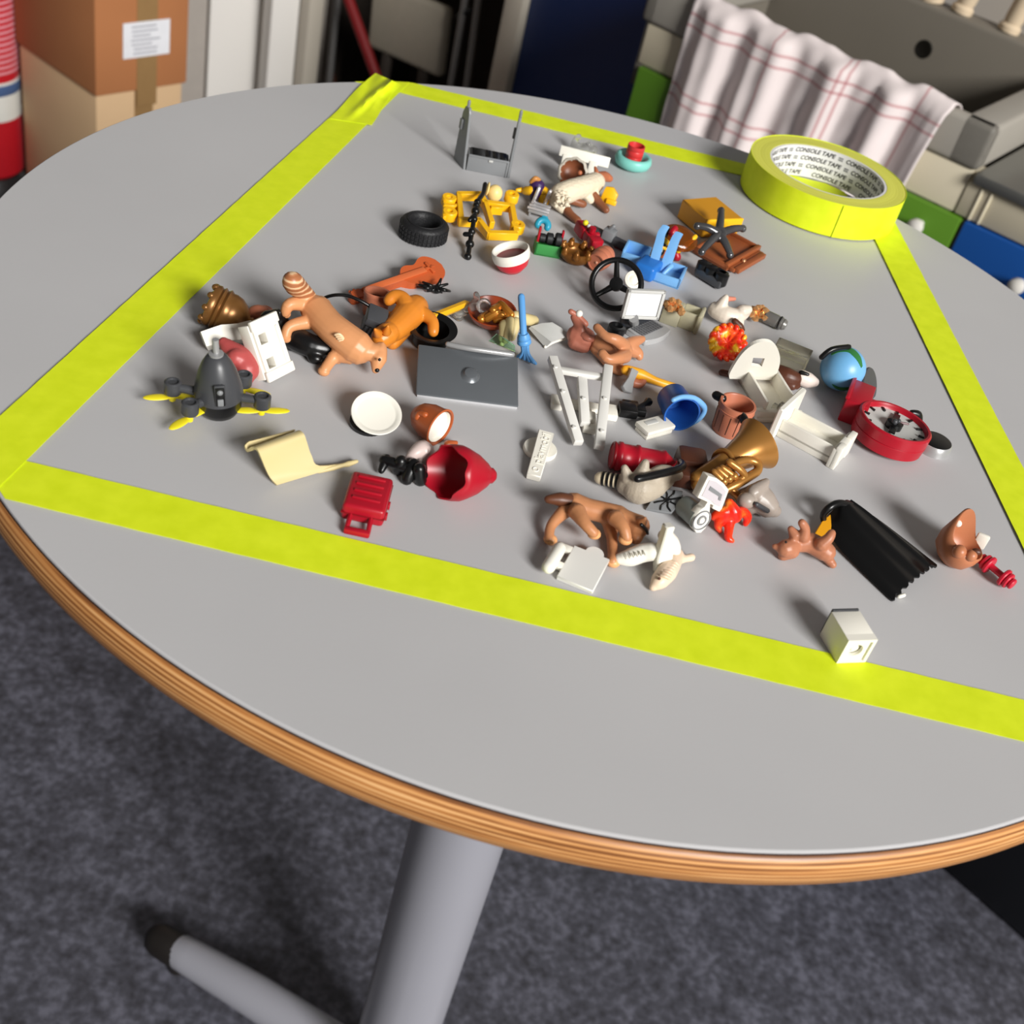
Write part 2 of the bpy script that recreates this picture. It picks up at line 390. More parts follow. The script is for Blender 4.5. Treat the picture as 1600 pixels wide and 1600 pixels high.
add('basin', s, mat('dark_grey_basin', (116, 110, 100), .45, var=.05, scale=12), sk)  # basin in a darker grey than the rim frame
dr = onplane(1443, 77, MS @ V((0, dp-58, 0)), sn); md = Fn(dr, sn, sd)
add('overflow_hole', S().lathe(md, [(0, .3), (10, .3), (12, 1.2), (14, .2)], 20), mat('drain_dark', (40, 38, 34), .4, .7), sk)
cream = mat('cream_cabinet', (206, 196, 172), .55, var=.03, scale=8)
zc = sx(1450, 318)[1]; 
xg = sx(1490, 375)[0]; xs = sx(1508, 290)[0]
zg = sx(1400, 293)[1]
cb = thing('base_cabinet', 'cream cabinet with green drawer fronts under the towel', 'cabinet', (A.x, A.y, 0), 'base cabinets')
add('carcass', S().bx(MS, x0+14, xg, 14, dp, 0, zB-92, 2).bx(MS, x0+14, xg, 12, 40, zB-92, zB-1), cream, cb)
add('rail', S().bx(MS, x0+12, xs, 4, 16, zg+2, zB-1, 2), cream, cb)
green = mat('green_laminate', (84, 128, 32), .45, var=.04, scale=6)
dw = add('drawer', S().bx(MS, x0+20, xg-2, -4, 12, zg-150, zg, 2.5), green, cb)
def knob(px, py, par):
    kx, kz = sx(px, py); m = MS @ Matrix.Translation((kx, -4, kz)) @ Matrix.Rotation(pi/2, 4, 'X')
    return add('knob', S().lathe(m, [(0, 0), (5, 0), (5, 10), (9, 12), (11, 17), (10, 23), (6, 26), (0, 27)], 20), mat('white_knob', (214, 210, 202), .3), par)
knob(1440, 348, dw)
add('door', S().bx(MS, x0+20, xg-2, -4, 12, 90, zg-154, 2.5), green, cb)
cb2 = thing('base_cabinet', 'cream cabinet with a blue drawer front at the right edge', 'cabinet', (B.x, B.y, 0), 'base cabinets')
blue = mat('blue_laminate', (22, 84, 164), .45, var=.04, scale=6)
add('carcass', S().bx(MS, xg+2, xg+520, 14, dp, 0, zB-14, 2), cream, cb2)
add('rail', S().bx(MS, xs+1, xg+520, 2, 16, zg+2, zB-13, 2), cream, cb2)
s = S()
for px in (1527, 1545): s.bx(MS, sx(px, 310)[0], sx(px, 310)[0]+3, -.5, 4, zg+2, zB-14, 1)
add('strip', s, mat('cream_trim', (226, 216, 190), .4), cb2)
dw = add('drawer', S().bx(MS, xg+3, xg+520, -4, 12, zg-150, zg, 2.5), blue, cb2); knob(1597, 440, dw)
add('door', S().bx(MS, xg+3, xg+520, -4, 12, 90, zg-154, 2.5), blue, cb2)
add('worktop', S().bx(MS, x1+2, xg+520, -6, dp, zB-12, zB+2, 3), mat('grey_steel_top', (140, 140, 136), .28, .7), None, label='shiny grey worktop to the right of the sink', cat='worktop')
# beige bottles standing upside down at the back of the sink
bm_ = mat('beige_bottle', (206, 186, 158), .45)
for px, py, r, tilt, lab in ((1453, 6, 17, -.1, 'wide beige bottle at the back of the sink, leftmost of the three'), (1500, 22, 15, .12, 'beige bottle with a flared foot standing in the middle at the back of the sink'), (1574, 50, 15, .1, 'rightmost beige bottle with a ringed foot at the back of the sink')):
    p = onplane(px, py, MS @ V((0, dp-30, 0)), sn); p.z = (zT+22)/1000
    m = Matrix.Translation(p) @ Matrix.Rotation(tilt, 4, 'Y') @ I4
    bt2 = thing('bottle', lab, 'bottle', p, 'beige bottles behind the sink')
    add('body', S().lathe(m, [(0, 3), (r*.8, 2), (r*.86, 12), (r*.95, 18), (r, 80), (r*.95, 150), (r*.5, 172), (r*.4, 190), (0, 192)], 20), bm_, bt2)
    add('foot_ring', S().lathe(m, [(r*.8, 0), (r*1.12, 1), (r*1.14, 8), (r*.84, 13)], 20, closed=True), bm_, bt2)
# towel over the sink front
tw = bpy.data.materials.new('checked_towel_cloth'); tw.use_nodes = True; nt, b = nodes(tw)
at = nt.nodes.new('ShaderNodeAttribute'); at.attribute_name = 'towel_uv'
sp = nt.nodes.new('ShaderNodeSeparateXYZ'); nt.links.new(at.outputs['Vector'], sp.inputs[0])
def stripe(axis, centers, wd):
    acc = None
    for c in centers:
        su = nt.nodes.new('ShaderNodeMath'); su.operation = 'COMPARE'; su.inputs[1].default_value = c; su.inputs[2].default_value = wd
        nt.links.new(sp.outputs[axis], su.inputs[0])
        if acc is None: acc = su.outputs[0]
        else:
            mx = nt.nodes.new('ShaderNodeMath'); mx.operation = 'MAXIMUM'; nt.links.new(acc, mx.inputs[0]); nt.links.new(su.outputs[0], mx.inputs[1]); acc = mx.outputs[0]
    return acc
sxx = stripe(0, [.36, .62, .645, .90], .005); syy = stripe(1, [.28, .33, .60, .65, .93], .007)
mx = nt.nodes.new('ShaderNodeMath'); mx.operation = 'ADD'; nt.links.new(sxx, mx.inputs[0]); nt.links.new(syy, mx.inputs[1])
m2 = nt.nodes.new('ShaderNodeMath'); m2.operation = 'MULTIPLY'; m2.inputs[1].default_value = .5; nt.links.new(mx.outputs[0], m2.inputs[0])
nt.links.new(ramp(nt, m2.outputs[0], [(0, (228, 216, 214)), (.5, (204, 168, 168)), (1, (184, 134, 136))]), b.inputs['Base Color'])
b.inputs['Roughness'].default_value = .9
xa, xb = sx(1085, 20)[0], sx(1405, 290)[0]+6
x_l, x_r = xa, sx(1500, 158)[0]-2
rows, uvs = [], []
NU, NV = 90, 34
for j in range(NV+1):
    v = j/NV; row = []
    for i in range(NU+1):
        u = i/NU
        xt = x_l+(x_r-x_l)*u; xbm = (x_l+4)+(xb-6-x_l)*u
        fold = math.copysign(abs(sin(u*2*pi*4.6+.6+.8*sin(u*7)))**.7, sin(u*2*pi*4.6+.6+.8*sin(u*7)))*.75+sin(u*2*pi*9.3+1)*.28
        if v < .16:                            # inside the basin and over the rim
            k = v/.16; y = 52-48*k-4; z = zT+11-26*(1-k)**2 + 5*fold*k; x = xt
        elif v < .22:
            k = (v-.16)/.06; y = -6*k; z = zT+11-10*k*k+5*fold*(1-k); x = xt
        else:
            k = (v-.22)/.78; y = -13-9*k**.5+fold*(9+7*k)+1.6*sin(u*40+v*13)*sin(v*23+u*7); z = zT+1-k*(235+10*sin(u*5)); x = xt+(xbm-xt)*k**.8
        row.append(MS @ V((x, y-2, z))); uvs.append((u, v, 0))
    rows.append(row)
s = S(); b_ = s.bm
ly_ = b_.verts.layers.float_vector.new('towel_uv'); ii = 0
Vs = [[b_.verts.new(p) for p in r] for r in rows]
for r in Vs:
    for v_ in r: v_[ly_] = uvs[ii]; ii += 1
for a_, c_ in zip(Vs, Vs[1:]):
    for k in range(NU): b_.faces.new((a_[k], a_[k+1], c_[k+1], c_[k]))
tow = add('dish_towel', s, tw, None, 180, label='white dish towel with thin red check hanging over the sink front', cat='towel')
so = tow.modifiers.new('thickness', 'SOLIDIFY'); so.thickness = .0016; so.offset = 0
# black storage box on the floor at the right
A, B = Zp(1462, 1352, 0), Zp(1650, 1516, 0); mbn = Fz(A, B); Lb = (B-A).length*1000
bn = thing('storage_box', 'black storage box on the floor under the right side of the table', 'box', A)
bkm = mat('black_box_plastic', (10, 12, 18), .5)
add('body', S().bx(mbn, 0, Lb, 0, 150, 0, 280, 12, 3), bkm, bn)
add('rim', S().bx(mbn, -6, Lb+6, -6, 156, 268, 284, 5, 2), bkm, bn)
# ------------------------------------------------------------------ table
lam = bpy.data.materials.new('grey_laminate'); lam.use_nodes = True; nt, b = nodes(lam); tc = tco(nt)
n1 = gap(nt, 'ShaderNodeTexNoise', tc, Scale=420, Detail=4); n3 = gap(nt, 'ShaderNodeTexNoise', tc, Scale=7, Detail=3)
nt.links.new(ramp(nt, n3.outputs['Fac'], [(.3, (186, 185, 186)), (.7, (191, 190, 191))]), b.inputs['Base Color'])
b.inputs['Roughness'].default_value = .42; b.inputs['Specular IOR Level'].default_value = .35
bp = gap(nt, 'ShaderNodeBump', None, Strength=.12, Distance=.0002); nt.links.new(n1.outputs['Fac'], bp.inputs['Height']); nt.links.new(bp.outputs[0], b.inputs['Normal'])
ply = bpy.data.materials.new('plywood_edge'); ply.use_nodes = True; nt, b = nodes(ply); tc = tco(nt)
mp_ = nt.nodes.new('ShaderNodeMapping'); mp_.inputs['Scale'].default_value = (14, 14, 620); nt.links.new(tc, mp_.inputs['Vector'])
n1 = gap(nt, 'ShaderNodeTexNoise', mp_.outputs[0], Scale=1, Detail=3, Roughness=.6)
n2 = gap(nt, 'ShaderNodeTexNoise', tc, Scale=60, Detail=5)
sz = nt.nodes.new('ShaderNodeSeparateXYZ'); nt.links.new(tc, sz.inputs[0])
wv = nt.nodes.new('ShaderNodeMath'); wv.operation = 'MULTIPLY'; wv.inputs[1].default_value = 2*pi/.0021; nt.links.new(sz.outputs[2], wv.inputs[0])
si = nt.nodes.new('ShaderNodeMath'); si.operation = 'SINE'; nt.links.new(wv.outputs[0], si.inputs[0])
m1 = nt.nodes.new('ShaderNodeMath'); m1.operation = 'MULTIPLY_ADD'; m1.inputs[1].default_value = .19; nt.links.new(si.outputs[0], m1.inputs[0]); nt.links.new(n1.outputs['Fac'], m1.inputs[2])
nt.links.new(ramp(nt, m1.outputs[0], [(.26, (122, 74, 36)), (.45, (178, 118, 64)), (.62, (206, 148, 88)), (.8, (224, 174, 118))]), b.inputs['Base Color'])
b.inputs['Roughness'].default_value = .4
bp = gap(nt, 'ShaderNodeBump', None, Strength=.3, Distance=.0004); nt.links.new(n1.outputs['Fac'], bp.inputs['Height']); nt.links.new(bp.outputs[0], b.inputs['Normal'])
tb = thing('round_table', 'round table with grey laminate top and plywood edge on a grey column', 'table', (CX, CY, 0))
mt = I4.copy(); mt.translation = (CX, CY, TZ); R = CR*1000
add('table_top', S().lathe(mt, [(0, 0), (R-4, 0), (R-.8, 0), (R-.2, -.3), (R, -1.0), (R, -1.4), (0, -1.4)], 220), lam, tb, 15)
add('laminate_rim', S().lathe(mt, [(R-4, -1.35), (R+.15, -1.3), (R+.3, -2.3), (R-4, -2.4)], 220, closed=True), mat('dark_laminate_edge', (52, 34, 30), .5), tb, 50)
add('edge_band', S().lathe(mt, [(R-30, -2.3), (R-.1, -2.3), (R+1.6, -4), (R+3.2, -8), (R+3.4, -13), (R+2, -18), (R-1.5, -21.5), (R-6, -23), (0, -23)], 220), ply, tb, 50)
grey_metal = mat('grey_painted_metal', (150, 150, 158), .35, var=.03, scale=10)
ml = I4.copy(); ml.translation = (CX, CY, 0)
add('column', S().lathe(ml, [(0, 20), (40, 20), (40, 960), (0, 960)], 48), grey_metal, tb)
add('mounting_plate', S().bx(ml, -150, 150, -25, 25, 955, 976.5, 3).bx(ml, -25, 25, -150, 150, 955, 976.5, 3), grey_metal, tb)
fe = Zp(247, 1466, .03); dv = V((fe.x-CX, fe.y-CY, 0)); fl_ = dv.length; a0 = math.atan2(dv.y, dv.x)
dkm = mat('dark_foot_plastic', (28, 24, 22), .5)
for k in range(3):
    a = a0+k*rad(95); dx = V((cos(a), sin(a), 0)); c0 = V((CX, CY, 0))
    ft = add('foot', S().tube([c0+dx*.03+V((0, 0, .055)), c0+dx*(fl_*.55)+V((0, 0, .048)), c0+dx*(fl_-.03)+V((0, 0, .034))], [25, 23, 19], 20), grey_metal, tb)
    add('foot_cap', S().tube([c0+dx*(fl_-.032)+V((0, 0, .033)), c0+dx*(fl_-.004)+V((0, 0, .03))], [20, 19], 20).lathe(Matrix.Translation(c0+dx*(fl_-.03)) @ I4, [(0, 0), (12, 0), (12, 16), (0, 18)], 16), dkm, ft)
# ------------------------------------------------------------------ tape on the table
tm = bpy.data.materials.new('neon_cloth_tape'); tm.use_nodes = True; nt, b = nodes(tm); tc = tco(nt)
n1 = gap(nt, 'ShaderNodeTexNoise', tc, Scale=90, Detail=5); n2 = gap(nt, 'ShaderNodeTexNoise', tc, Scale=700, Detail=2)
nt.links.new(ramp(nt, n1.outputs['Fac'], [(.3, (214, 230, 24)), (.7, (226, 240, 38))]), b.inputs['Base Color'])
b.inputs['Roughness'].default_value = .6; b.inputs['Specular IOR Level'].default_value = .3
bp = gap(nt, 'ShaderNodeBump', None, Strength=.25, Distance=.0006); nt.links.new(n1.outputs['Fac'], bp.inputs['Height']); nt.links.new(bp.outputs[0], b.inputs['Normal'])
HCf = HC
def strip(name, ang, off, pa, pb, z, lab, wob=0):
    n = V((cos(rad(ang)), sin(rad(ang)), 0)); d = V((-n.y, n.x, 0))
    o0, o1 = off*HCf, off*HCf+.025
    sa, sb = P(*pa).dot(d), P(*pb).dot(d)
    N = 60; rows = []; c = V((CX, CY, 0)); rr = CR-.0010
    for i in range(N+1):
        row = []
        for k in range(7):
            o_ = o0+(o1-o0)*k/6
            q = o_-c.dot(n); h = math.sqrt(max(0, rr*rr-q*q))
            e0, e1 = (max(c.dot(d)-h, min(c.dot(d)+h, e)) for e in (sa, sb)); s_ = e0+(e1-e0)*i/N
            zz = z+.00012*sin(s_*260+k)*sin(s_*71+k*.7)
            row.append(d*s_+n*o_+V((0, 0, TZ+zz)))
        rows.append(row)
    s = S(); s.grid(rows, .22); return add(name, s, tm, None, 60, label=lab, cat='tape', group='tape strips marking a square on the table')
ta = strip('tape_strip', 272.523, -1.120212, (-260, 700), (1900, 1235), .0006, 'neon yellow tape strip along the front of the table')
tb_ = strip('tape_strip', 94.066, 2.623295, (480, 100), (1330, 330), .0006, 'neon yellow tape strip along the back of the table')
tc_ = strip('tape_strip', 175.668, .681879, (-200, 860), (640, 90), .0010, 'neon yellow tape strip along the left with a crumpled far end')
td = strip('tape_strip', 8.632, .971564, (1320, 230), (1900, 1400), .0010, 'neon yellow tape strip on the right that starts under the tape roll')
# crumpled far end of the left strip
rows = []
for i in range(17):
    t_ = i/16; cx_, cy_ = 548+(604-548)*t_, 190+(123-190)*t_; row = []
    for k in range(15):
        u = k/14-.5; px = cx_+u*(66-26*t_)+4*sin(5*t_+2)*t_; py = cy_+u*(10+8*t_)
        rdg = 3.6*math.exp(-((u+.12-.25*t_)/.10)**2)+2.6*math.exp(-((u-.26+.1*t_)/.09)**2)*t_
        row.append(P(px, py, 1.5+(rdg*min(1, t_*2.2)+3.5*max(0, t_-.7)*3*(.5+u)+.7*sin(11*t_+13*u)*t_)))
    rows.append(row)
add('tape_crumple', S().grid(rows, .22), tm, tc_, 60)
# ------------------------------------------------------------------ toys: materials
WHT = mat('white_toy_plastic', (236, 232, 220), .38, var=.01, sss=.0)
CRM = mat('cream_toy_plastic', (208, 190, 138), .42, var=.02)
BLK = mat('black_toy_plastic', (14, 14, 15), .32, var=.1)
DGR = mat('dark_grey_toy_plastic', (66, 67, 70), .36)
MGR = mat('mid_grey_toy_plastic', (128, 130, 132), .38)
LGR = mat('light_grey_toy_plastic', (196, 196, 192), .4, var=.02)
SLV = mat('silver_toy_plastic', (168, 168, 168), .3, .35)
RED = mat('red_toy_plastic', (168, 16, 36), .36)
DRED = mat('dark_red_toy_plastic', (128, 10, 22), .36)
YEL = mat('yellow_toy_plastic', (246, 186, 20), .38)
LYEL = mat('lemon_toy_plastic', (238, 220, 40), .4)
ORG = mat('orange_toy_plastic', (212, 128, 40), .38)
TAN = mat('tan_animal_plastic', (212, 148, 100), .4, var=.05)
BRN = mat('brown_toy_plastic', (160, 84, 46), .4)
ROS = mat('terracotta_toy_plastic', (186, 112, 84), .42)
DBR = mat('dark_brown_toy_plastic', (84, 46, 30), .42)
GLD = mat('gold_toy_plastic', (188, 122, 44), .3, .55)
BRZ = mat('bronze_toy_plastic', (128, 88, 46), .32, .5)
BLU = mat('blue_toy_plastic', (34, 88, 168), .36)
LBL = mat('light_blue_toy_plastic', (118, 174, 226), .38)
GRN = mat('green_toy_plastic', (58, 140, 70), .4)
MNT = mat('mint_toy_plastic', (128, 204, 192), .4)
CLR = mat('clear_toy_plastic', (236, 236, 232), .08, trans=.92, ior=1.3)
PNK = mat('dusty_pink_plastic', (178, 78, 76), .42)
FUR = mat('beige_grey_fur_plastic', (176, 164, 146), .5, var=.06, scale=300, bump=.25, bscale=900)
TDRK = mat('dark_tail_brown', (96, 56, 36), .42)
# ------------------------------------------------------------------ roll of tape
rl0 = P(1275, 316, 0); mr = I4.copy(); mr.translation = rl0 + V((0, 0, .0009))
ro, ri, hh = 59.5, 44.5, 25
rr_ = thing('tape_roll', 'roll of neon yellow tape lying on the far right of the table', 'tape roll', rl0)
side = bpy.data.materials.new('wound_tape_side'); side.use_nodes = True; nt, b = nodes(side); tc = tco(nt)
gr_ = nt.nodes.new('ShaderNodeVectorMath'); gr_.operation = 'LENGTH'; mp_ = nt.nodes.new('ShaderNodeMapping'); mp_.inputs['Scale'].default_value = (1, 1, 0)
nt.links.new(tc, mp_.inputs[0]); nt.links.new(mp_.outputs[0], gr_.inputs[0])
cx_ = nt.nodes.new('ShaderNodeCombineXYZ'); nt.links.new(gr_.outputs['Value'], cx_.inputs[0]); n1 = gap(nt, 'ShaderNodeTexNoise', cx_.outputs[0], Scale=900, Detail=3)
nt.links.new(ramp(nt, n1.outputs['Fac'], [(.3, (206, 206, 70)), (.7, (228, 228, 104))]), b.inputs['Base Color']); b.inputs['Roughness'].default_value = .6
s = S(); s.lathe(mr, [(ri+.2, .3), (ro-.3, .3), (ro-.3, hh-.4), (ro-3, hh-.1), (ri+9, hh-.6), (ri+6, hh-.2), (ri+.2, hh-.3)], 96, closed=True)
add('wound_layers', s, side, rr_, 30)
add('outer_layer', S().lathe(mr, [(ro-.4, .2), (ro, .2), (ro, hh), (ro-.4, hh)], 96, closed=True), tm, rr_, 30)
a_end = math.atan2(*(P(1298, 380)-rl0).yx); mE = Matrix.Translation(mr.translation) @ Matrix.Rotation(a_end, 4, 'Z') @ I4
pts = [(ro+.05, k, 0) for k in (-1, 1)]
b2 = S(); rows = []
for j in range(6): rows.append([mE @ V(((ro+.15+.5*(k == 0))*cos(.02+.05*k/1.0), (ro+.15+.5*(k == 0))*sin(.02+.05*k), .3+(hh-.6)*j/5)) for k in range(4)])
b2.grid(rows, .25); add('loose_end', b2, tm, rr_, 40)
core = mat('white_cardboard_core', (226, 224, 226), .6, var=.02)
cr = add('cardboard_core', S().lathe(mr, [(ri-1.6, .2), (ri+.3, .2), (ri+.3, hh-.5), (ri-1.6, hh-.5)], 96, closed=True), core, rr_, 30)
# printing inside the core: wrap text meshes round the inner wall
ink = mat('black_print', (34, 32, 34), .6)
def wrap_text(body, size, zc, a_c, name):
    c = bpy.data.curves.new('t', 'FONT'); c.body = body; c.size = size; c.align_x = 'CENTER'; c.align_y = 'CENTER'; c.shear = .2; c.resolution_u = 3; c.offset = .12
    o_ = bpy.data.objects.new('t', c); COL.objects.link(o_); dg = bpy.context.evaluated_depsgraph_get()
    me = bpy.data.meshes.new_from_object(o_.evaluated_get(dg)); bpy.data.objects.remove(o_); s = S(); s.bm.from_mesh(me); bpy.data.meshes.remove(me)
    bmesh.ops.triangulate(s.bm, faces=s.bm.faces[:])
    R_ = ri-1.75
    for v in s.bm.verts:
        a = a_c - v.co.x/R_; z = zc+v.co.y; v.co = mr @ V((R_*cos(a), R_*sin(a), z))
    return add(name, s, ink, cr, 180)
back = math.atan2(*(P(1280, 240)-rl0).yx)
for i_, zc in enumerate((21.0, 15.0, 9.0, 3.2)):
    for k in range(-1, 3):
        wrap_text('CONSOLE TAPE', 4.6, zc, back+.25+k*-.98+i_*-.16, 'print')
# small emblem between the words
s = S()
for i_, zc in enumerate((21.0, 15.0, 9.0)):
    for k in range(-1, 2):
        ac = back+.25+k*-.98+i_*-.16-.5
        for q, (du, hw) in enumerate(((-1.5, .4), (-.4, .5), (1.0, .7))):
            for sgn in (0, 1.6):
                pts_ = []
                for (uu, vv) in ((-hw, -1.5+sgn), (hw, -1.5+sgn), (hw, -.4+sgn), (-hw, -.4+sgn)):
                    a = ac-(du+uu)/(ri-1.75); pts_.append(mr @ V(((ri-1.75)*cos(a), (ri-1.75)*sin(a), zc+vv)))
                s.bm.faces.new([s.bm.verts.new(p) for p in pts_])
add('emblem', s, mat('grey_print_core', (120, 120, 124), .6), cr, 180, kind='stuff')
# ------------------------------------------------------------------ white cube
A, B = P(1306, 1038), P(1351, 1036); m = Fz(A, B); lx = (B-A).length*1000; dpt = 17; hz = 14.5
t = thing('hollow_block', 'white box shaped block with round hole at front right, on the yellow tape', 'block', A)
add('body', S().bx(m, 0, lx, 3.2, dpt, 0, hz, .4), WHT, t)
mf0 = m @ Matrix.Translation((lx/2, 0, hz/2)) @ Matrix.Rotation(pi/2, 4, 'X')
def rct(a, b_): return [(-a, -b_), (a, -b_), (a, b_), (-a, b_)]
add('front_frame', plate_hole(mf0, rct(lx/2, hz/2), rct(lx/2-1.5, hz/2-1.5), -3.6, 0), WHT, t, 30)
mf = m @ Matrix.Translation((lx/2, 1.0, hz/2)) @ Matrix.Rotation(pi/2, 4, 'X')
add('socket_plate', plate_hole(mf, [(-lx/2+1.2, -hz/2+1.2), (lx/2-1.2, -hz/2+1.2), (lx/2-1.2, hz/2-1.2), (-lx/2+1.2, hz/2-1.2)], [(3.3*cos(a*pi/12), 3.3*sin(a*pi/12)) for a in range(24)], -1.6, 0), WHT, t, 30)
add('socket_pin', S().lathe(mf, [(0, -.9), (1.7, -1.0), (2.0, -1.5), (2.0, -2.2)], 20), WHT, t)
add('back_lid', S().bx(m, .6, lx-.6, dpt, dpt+1.2, .8, hz+.6, .3), DGR, t)
# ------------------------------------------------------------------ drone
D0 = P(344, 648); ax = (P(337, 540, 38)-D0); m, L_ = Fa(D0, D0+ax)
m = Matrix.Translation(D0) @ ((V((0, 0, 1)).rotation_difference(ax.normalized())).to_matrix().to_4x4()) @ Matrix.Scale(.9, 4) @ I4
t = thing('toy_drone', 'dark grey egg shaped toy drone with four arms and yellow propellers', 'drone', D0)
add('body', S().lathe(m, [(12.2, 12.6), (12.2, 16), (11.3, 21), (9.6, 27), (7.4, 32.5), (5, 36.2), (2.6, 37.6), (0, 38)], 40), DGR, t, 60)
add('base', S().lathe(m, [(0, 0), (5, .5), (8.8, 2.6), (11, 6.4), (11.9, 12.7), (0, 12.8)], 40), BLK, t, 60)
add('antenna', S().lathe(m, [(0, 36), (1.6, 36), (1.6, 46), (0, 46)], 16).lathe(m, [(3.6, 37), (3.7, 38), (0, 38.6)], 20), SLV, t)
vdir = (V((CAM.x, CAM.y, 0))-V((D0.x, D0.y, 0))).normalized(); va = math.atan2(vdir.y, vdir.x)
mvv = m @ Matrix.Rotation(va+.12, 4, 'Z')
w_ = add('window', S().bx(mvv, 11.0, 12.6, -2.7, 2.7, 14.5, 27, .6), DGR, t)
mw_ = m @ Matrix.Rotation(va+.12, 4, 'Z') @ Matrix.Translation((0, 0, 0))
add('frame', S().bx(mw_, 11.2, 13.2, -2.2, 2.2, 15, 26, .4).bx(mw_, 11.2, 13.5, -1.6, 1.6, 20, 21, .2), BLK, w_)
add('slider', S().bx(mw_, 12, 13.8, -1.5, 1.5, 15.5, 19.5, .4).sph(mw_ @ V((12.6, 0, 23.4)), 1.5), MGR, w_)
for (mx_, my_, pr) in ((270, 604, 210), (297, 636, 250), (410, 626, 25), (381, 592, 5)):
    c = P(mx_, my_, 12); m0 = I4.copy(); m0.translation = c
    arm = add('arm', S().tube([m @ V((0, 0, 12.5)), (m @ V((0, 0, 12.5))).lerp(c, .5), c], [3, 2.2, 2], 12), DGR, t)
    add('motor', S().lathe(m0, [(0, -3.4), (3.6, -3.4), (3.9, -2.8), (3.9, 2.4), (3.2, 3), (2.6, 3), (2.4, 2), (0, 2)], 20), DGR, arm)
    mp2 = Matrix.Translation(c+V((0, 0, -.0056))) @ Matrix.Rotation(rad(pr), 4, 'Z') @ I4
    s = S(); s.ell(mp2, (6.5, 0, 0), (6.5, 2.4, .7)).ell(mp2, (-6.5, 0, 0), (6.5, 2.4, .7)).lathe(mp2, [(0, -2.2), (1.6, -1.8), (1.8, 2.2), (0, 2.2)], 14)
    add('propeller', s, LYEL, arm)
# ------------------------------------------------------------------ white stretcher with slots, and what lies round it
A, B, C = P(417, 599, 1), P(458, 578, 1), P(389, 503, 27)
m, lx, ly = M3(A, B, C); t = thing('slotted_panel', 'white rectangular panel with two square slots leaning beside the drone', 'panel', A)
s = S(); fr = 2.6
s.bx(m, 0, lx, 0, ly*.17, 0, 2.2, .7).bx(m, 0, lx, ly*.83, ly, 0, 2.2, .7)
add('end_frame', s, WHT, t)
add('plate', S().bx(m, .8, 3.2, ly*.14, ly*.86, -5, 1.6, .4).bx(m, 7.8, lx-.8, ly*.14, ly*.86, -5, 1.6, .4).bx(m, 3, 8, ly*.14, ly*.2, -5, 1.6, .3).bx(m, 3, 8, ly*.36, ly*.6, -5, 1.6, .3).bx(m, 3, 8, ly*.76, ly*.86, -5, 1.6, .3), WHT, t)
add('rib', S().bx(m, lx-4.2, lx-2.8, ly*.2, ly*.8, 1.4, 2.6, .4), WHT, t)
add('side_wall', S().bx(m, -.4, 1.2, ly*.05, ly*.95, -7, 0, .5), WHT, t)
s = S(); s.grid([[P(312, 520, 9), P(345, 508, 12), P(372, 505, 14), P(392, 500, 16)], [P(318, 537, 6), P(350, 527, 7), P(378, 524, 9), P(396, 520, 10)], [P(322, 541, 2), P(352, 532, 2), P(380, 529, 3), P(398, 526, 4)]], 2.4)
add('support_arm', s, WHT, t, 60)
# bronze spired helmet
a_, b_ = P(334, 478, 11), P(377, 499, 7); m, L_ = Fa(a_, b_); m = m @ Matrix.Scale(.78, 4)
t = thing('spired_helmet', 'bronze ribbed helmet with pointed spire lying at the far left of the toys', 'helmet', P(345, 500))
add('dome', S().lathe(m, [(11, -3.5), (13.4, -3), (14, 0), (12.8, 1.6), (14.2, 3), (12.8, 4.8), (14.4, 6.6), (13.0, 8.6), (13.2, 11), (12.4, 15), (9.5, 19.5), (5.4, 22.6), (3.6, 24), (4.4, 25.5), (2.6, 27), (2.4, 34), (1.6, 38), (0, 39)], 40), BRZ, t, 60)
s = S()
for k in range(9):
    a = 2*pi*k/9; s.ell(m, (12.2*cos(a), 12.2*sin(a), -3.4), (2.2, 2.2, 2.4), 10, 8)
add('scalloped_rim', s, BRZ, t, 60)
add('small_boulder', S().ell(Matrix.Translation(P(407, 492, 5)) @ I4, (0, 0, 0), (7, 5, 5)).ell(Matrix.Translation(P(414, 489, 4)) @ I4, (0, 0, 0), (5, 4, 4)), ROS, None, 180, label='small terracotta lump just behind the white slotted panel', cat='toy piece')
s = S(); s.tube([P(350, 536, 12), P(362, 548, 10), P(378, 562, 8), P(385, 578, 5), P(384, 586, 3)], [3, 5, 6.5, 6.5, 5], 12).tube([P(370, 560, 10), P(388, 566, 7)], [5, 4], 10)
blob('rose_cushion', s, PNK, None, .8, label='dusty red curved toy piece wedged between the drone and the white panel', cat='toy piece')
# black animal behind
t = thing('toy_panther', 'black toy animal lying behind the white slotted panel', 'toy animal', P(470, 550))
s = S(); s.tube([P(436, 508, 7), P(455, 524, 7), P(485, 540, 6.5), P(520, 547, 5)], [6, 6.5, 6, 5], 14).tube([P(462, 530, 7), P(480, 540, 4), P(490, 556, 3)], [5, 3.6, 3.2], 10)
s.tube([P(432, 500, 12), P(420, 498, 12)], [6, 4.5], 12).tube([P(442, 518, 5), P(455, 540, 3)], [4, 3], 10).ell(Matrix.Translation(P(492, 560, 3)) @ I4, (0, 0, 0), (4, 3, 3)).tube([P(436, 494, 16), P(437, 488, 19)], [2.5, 1], 8)
blob('body', s, BLK, t, .7)
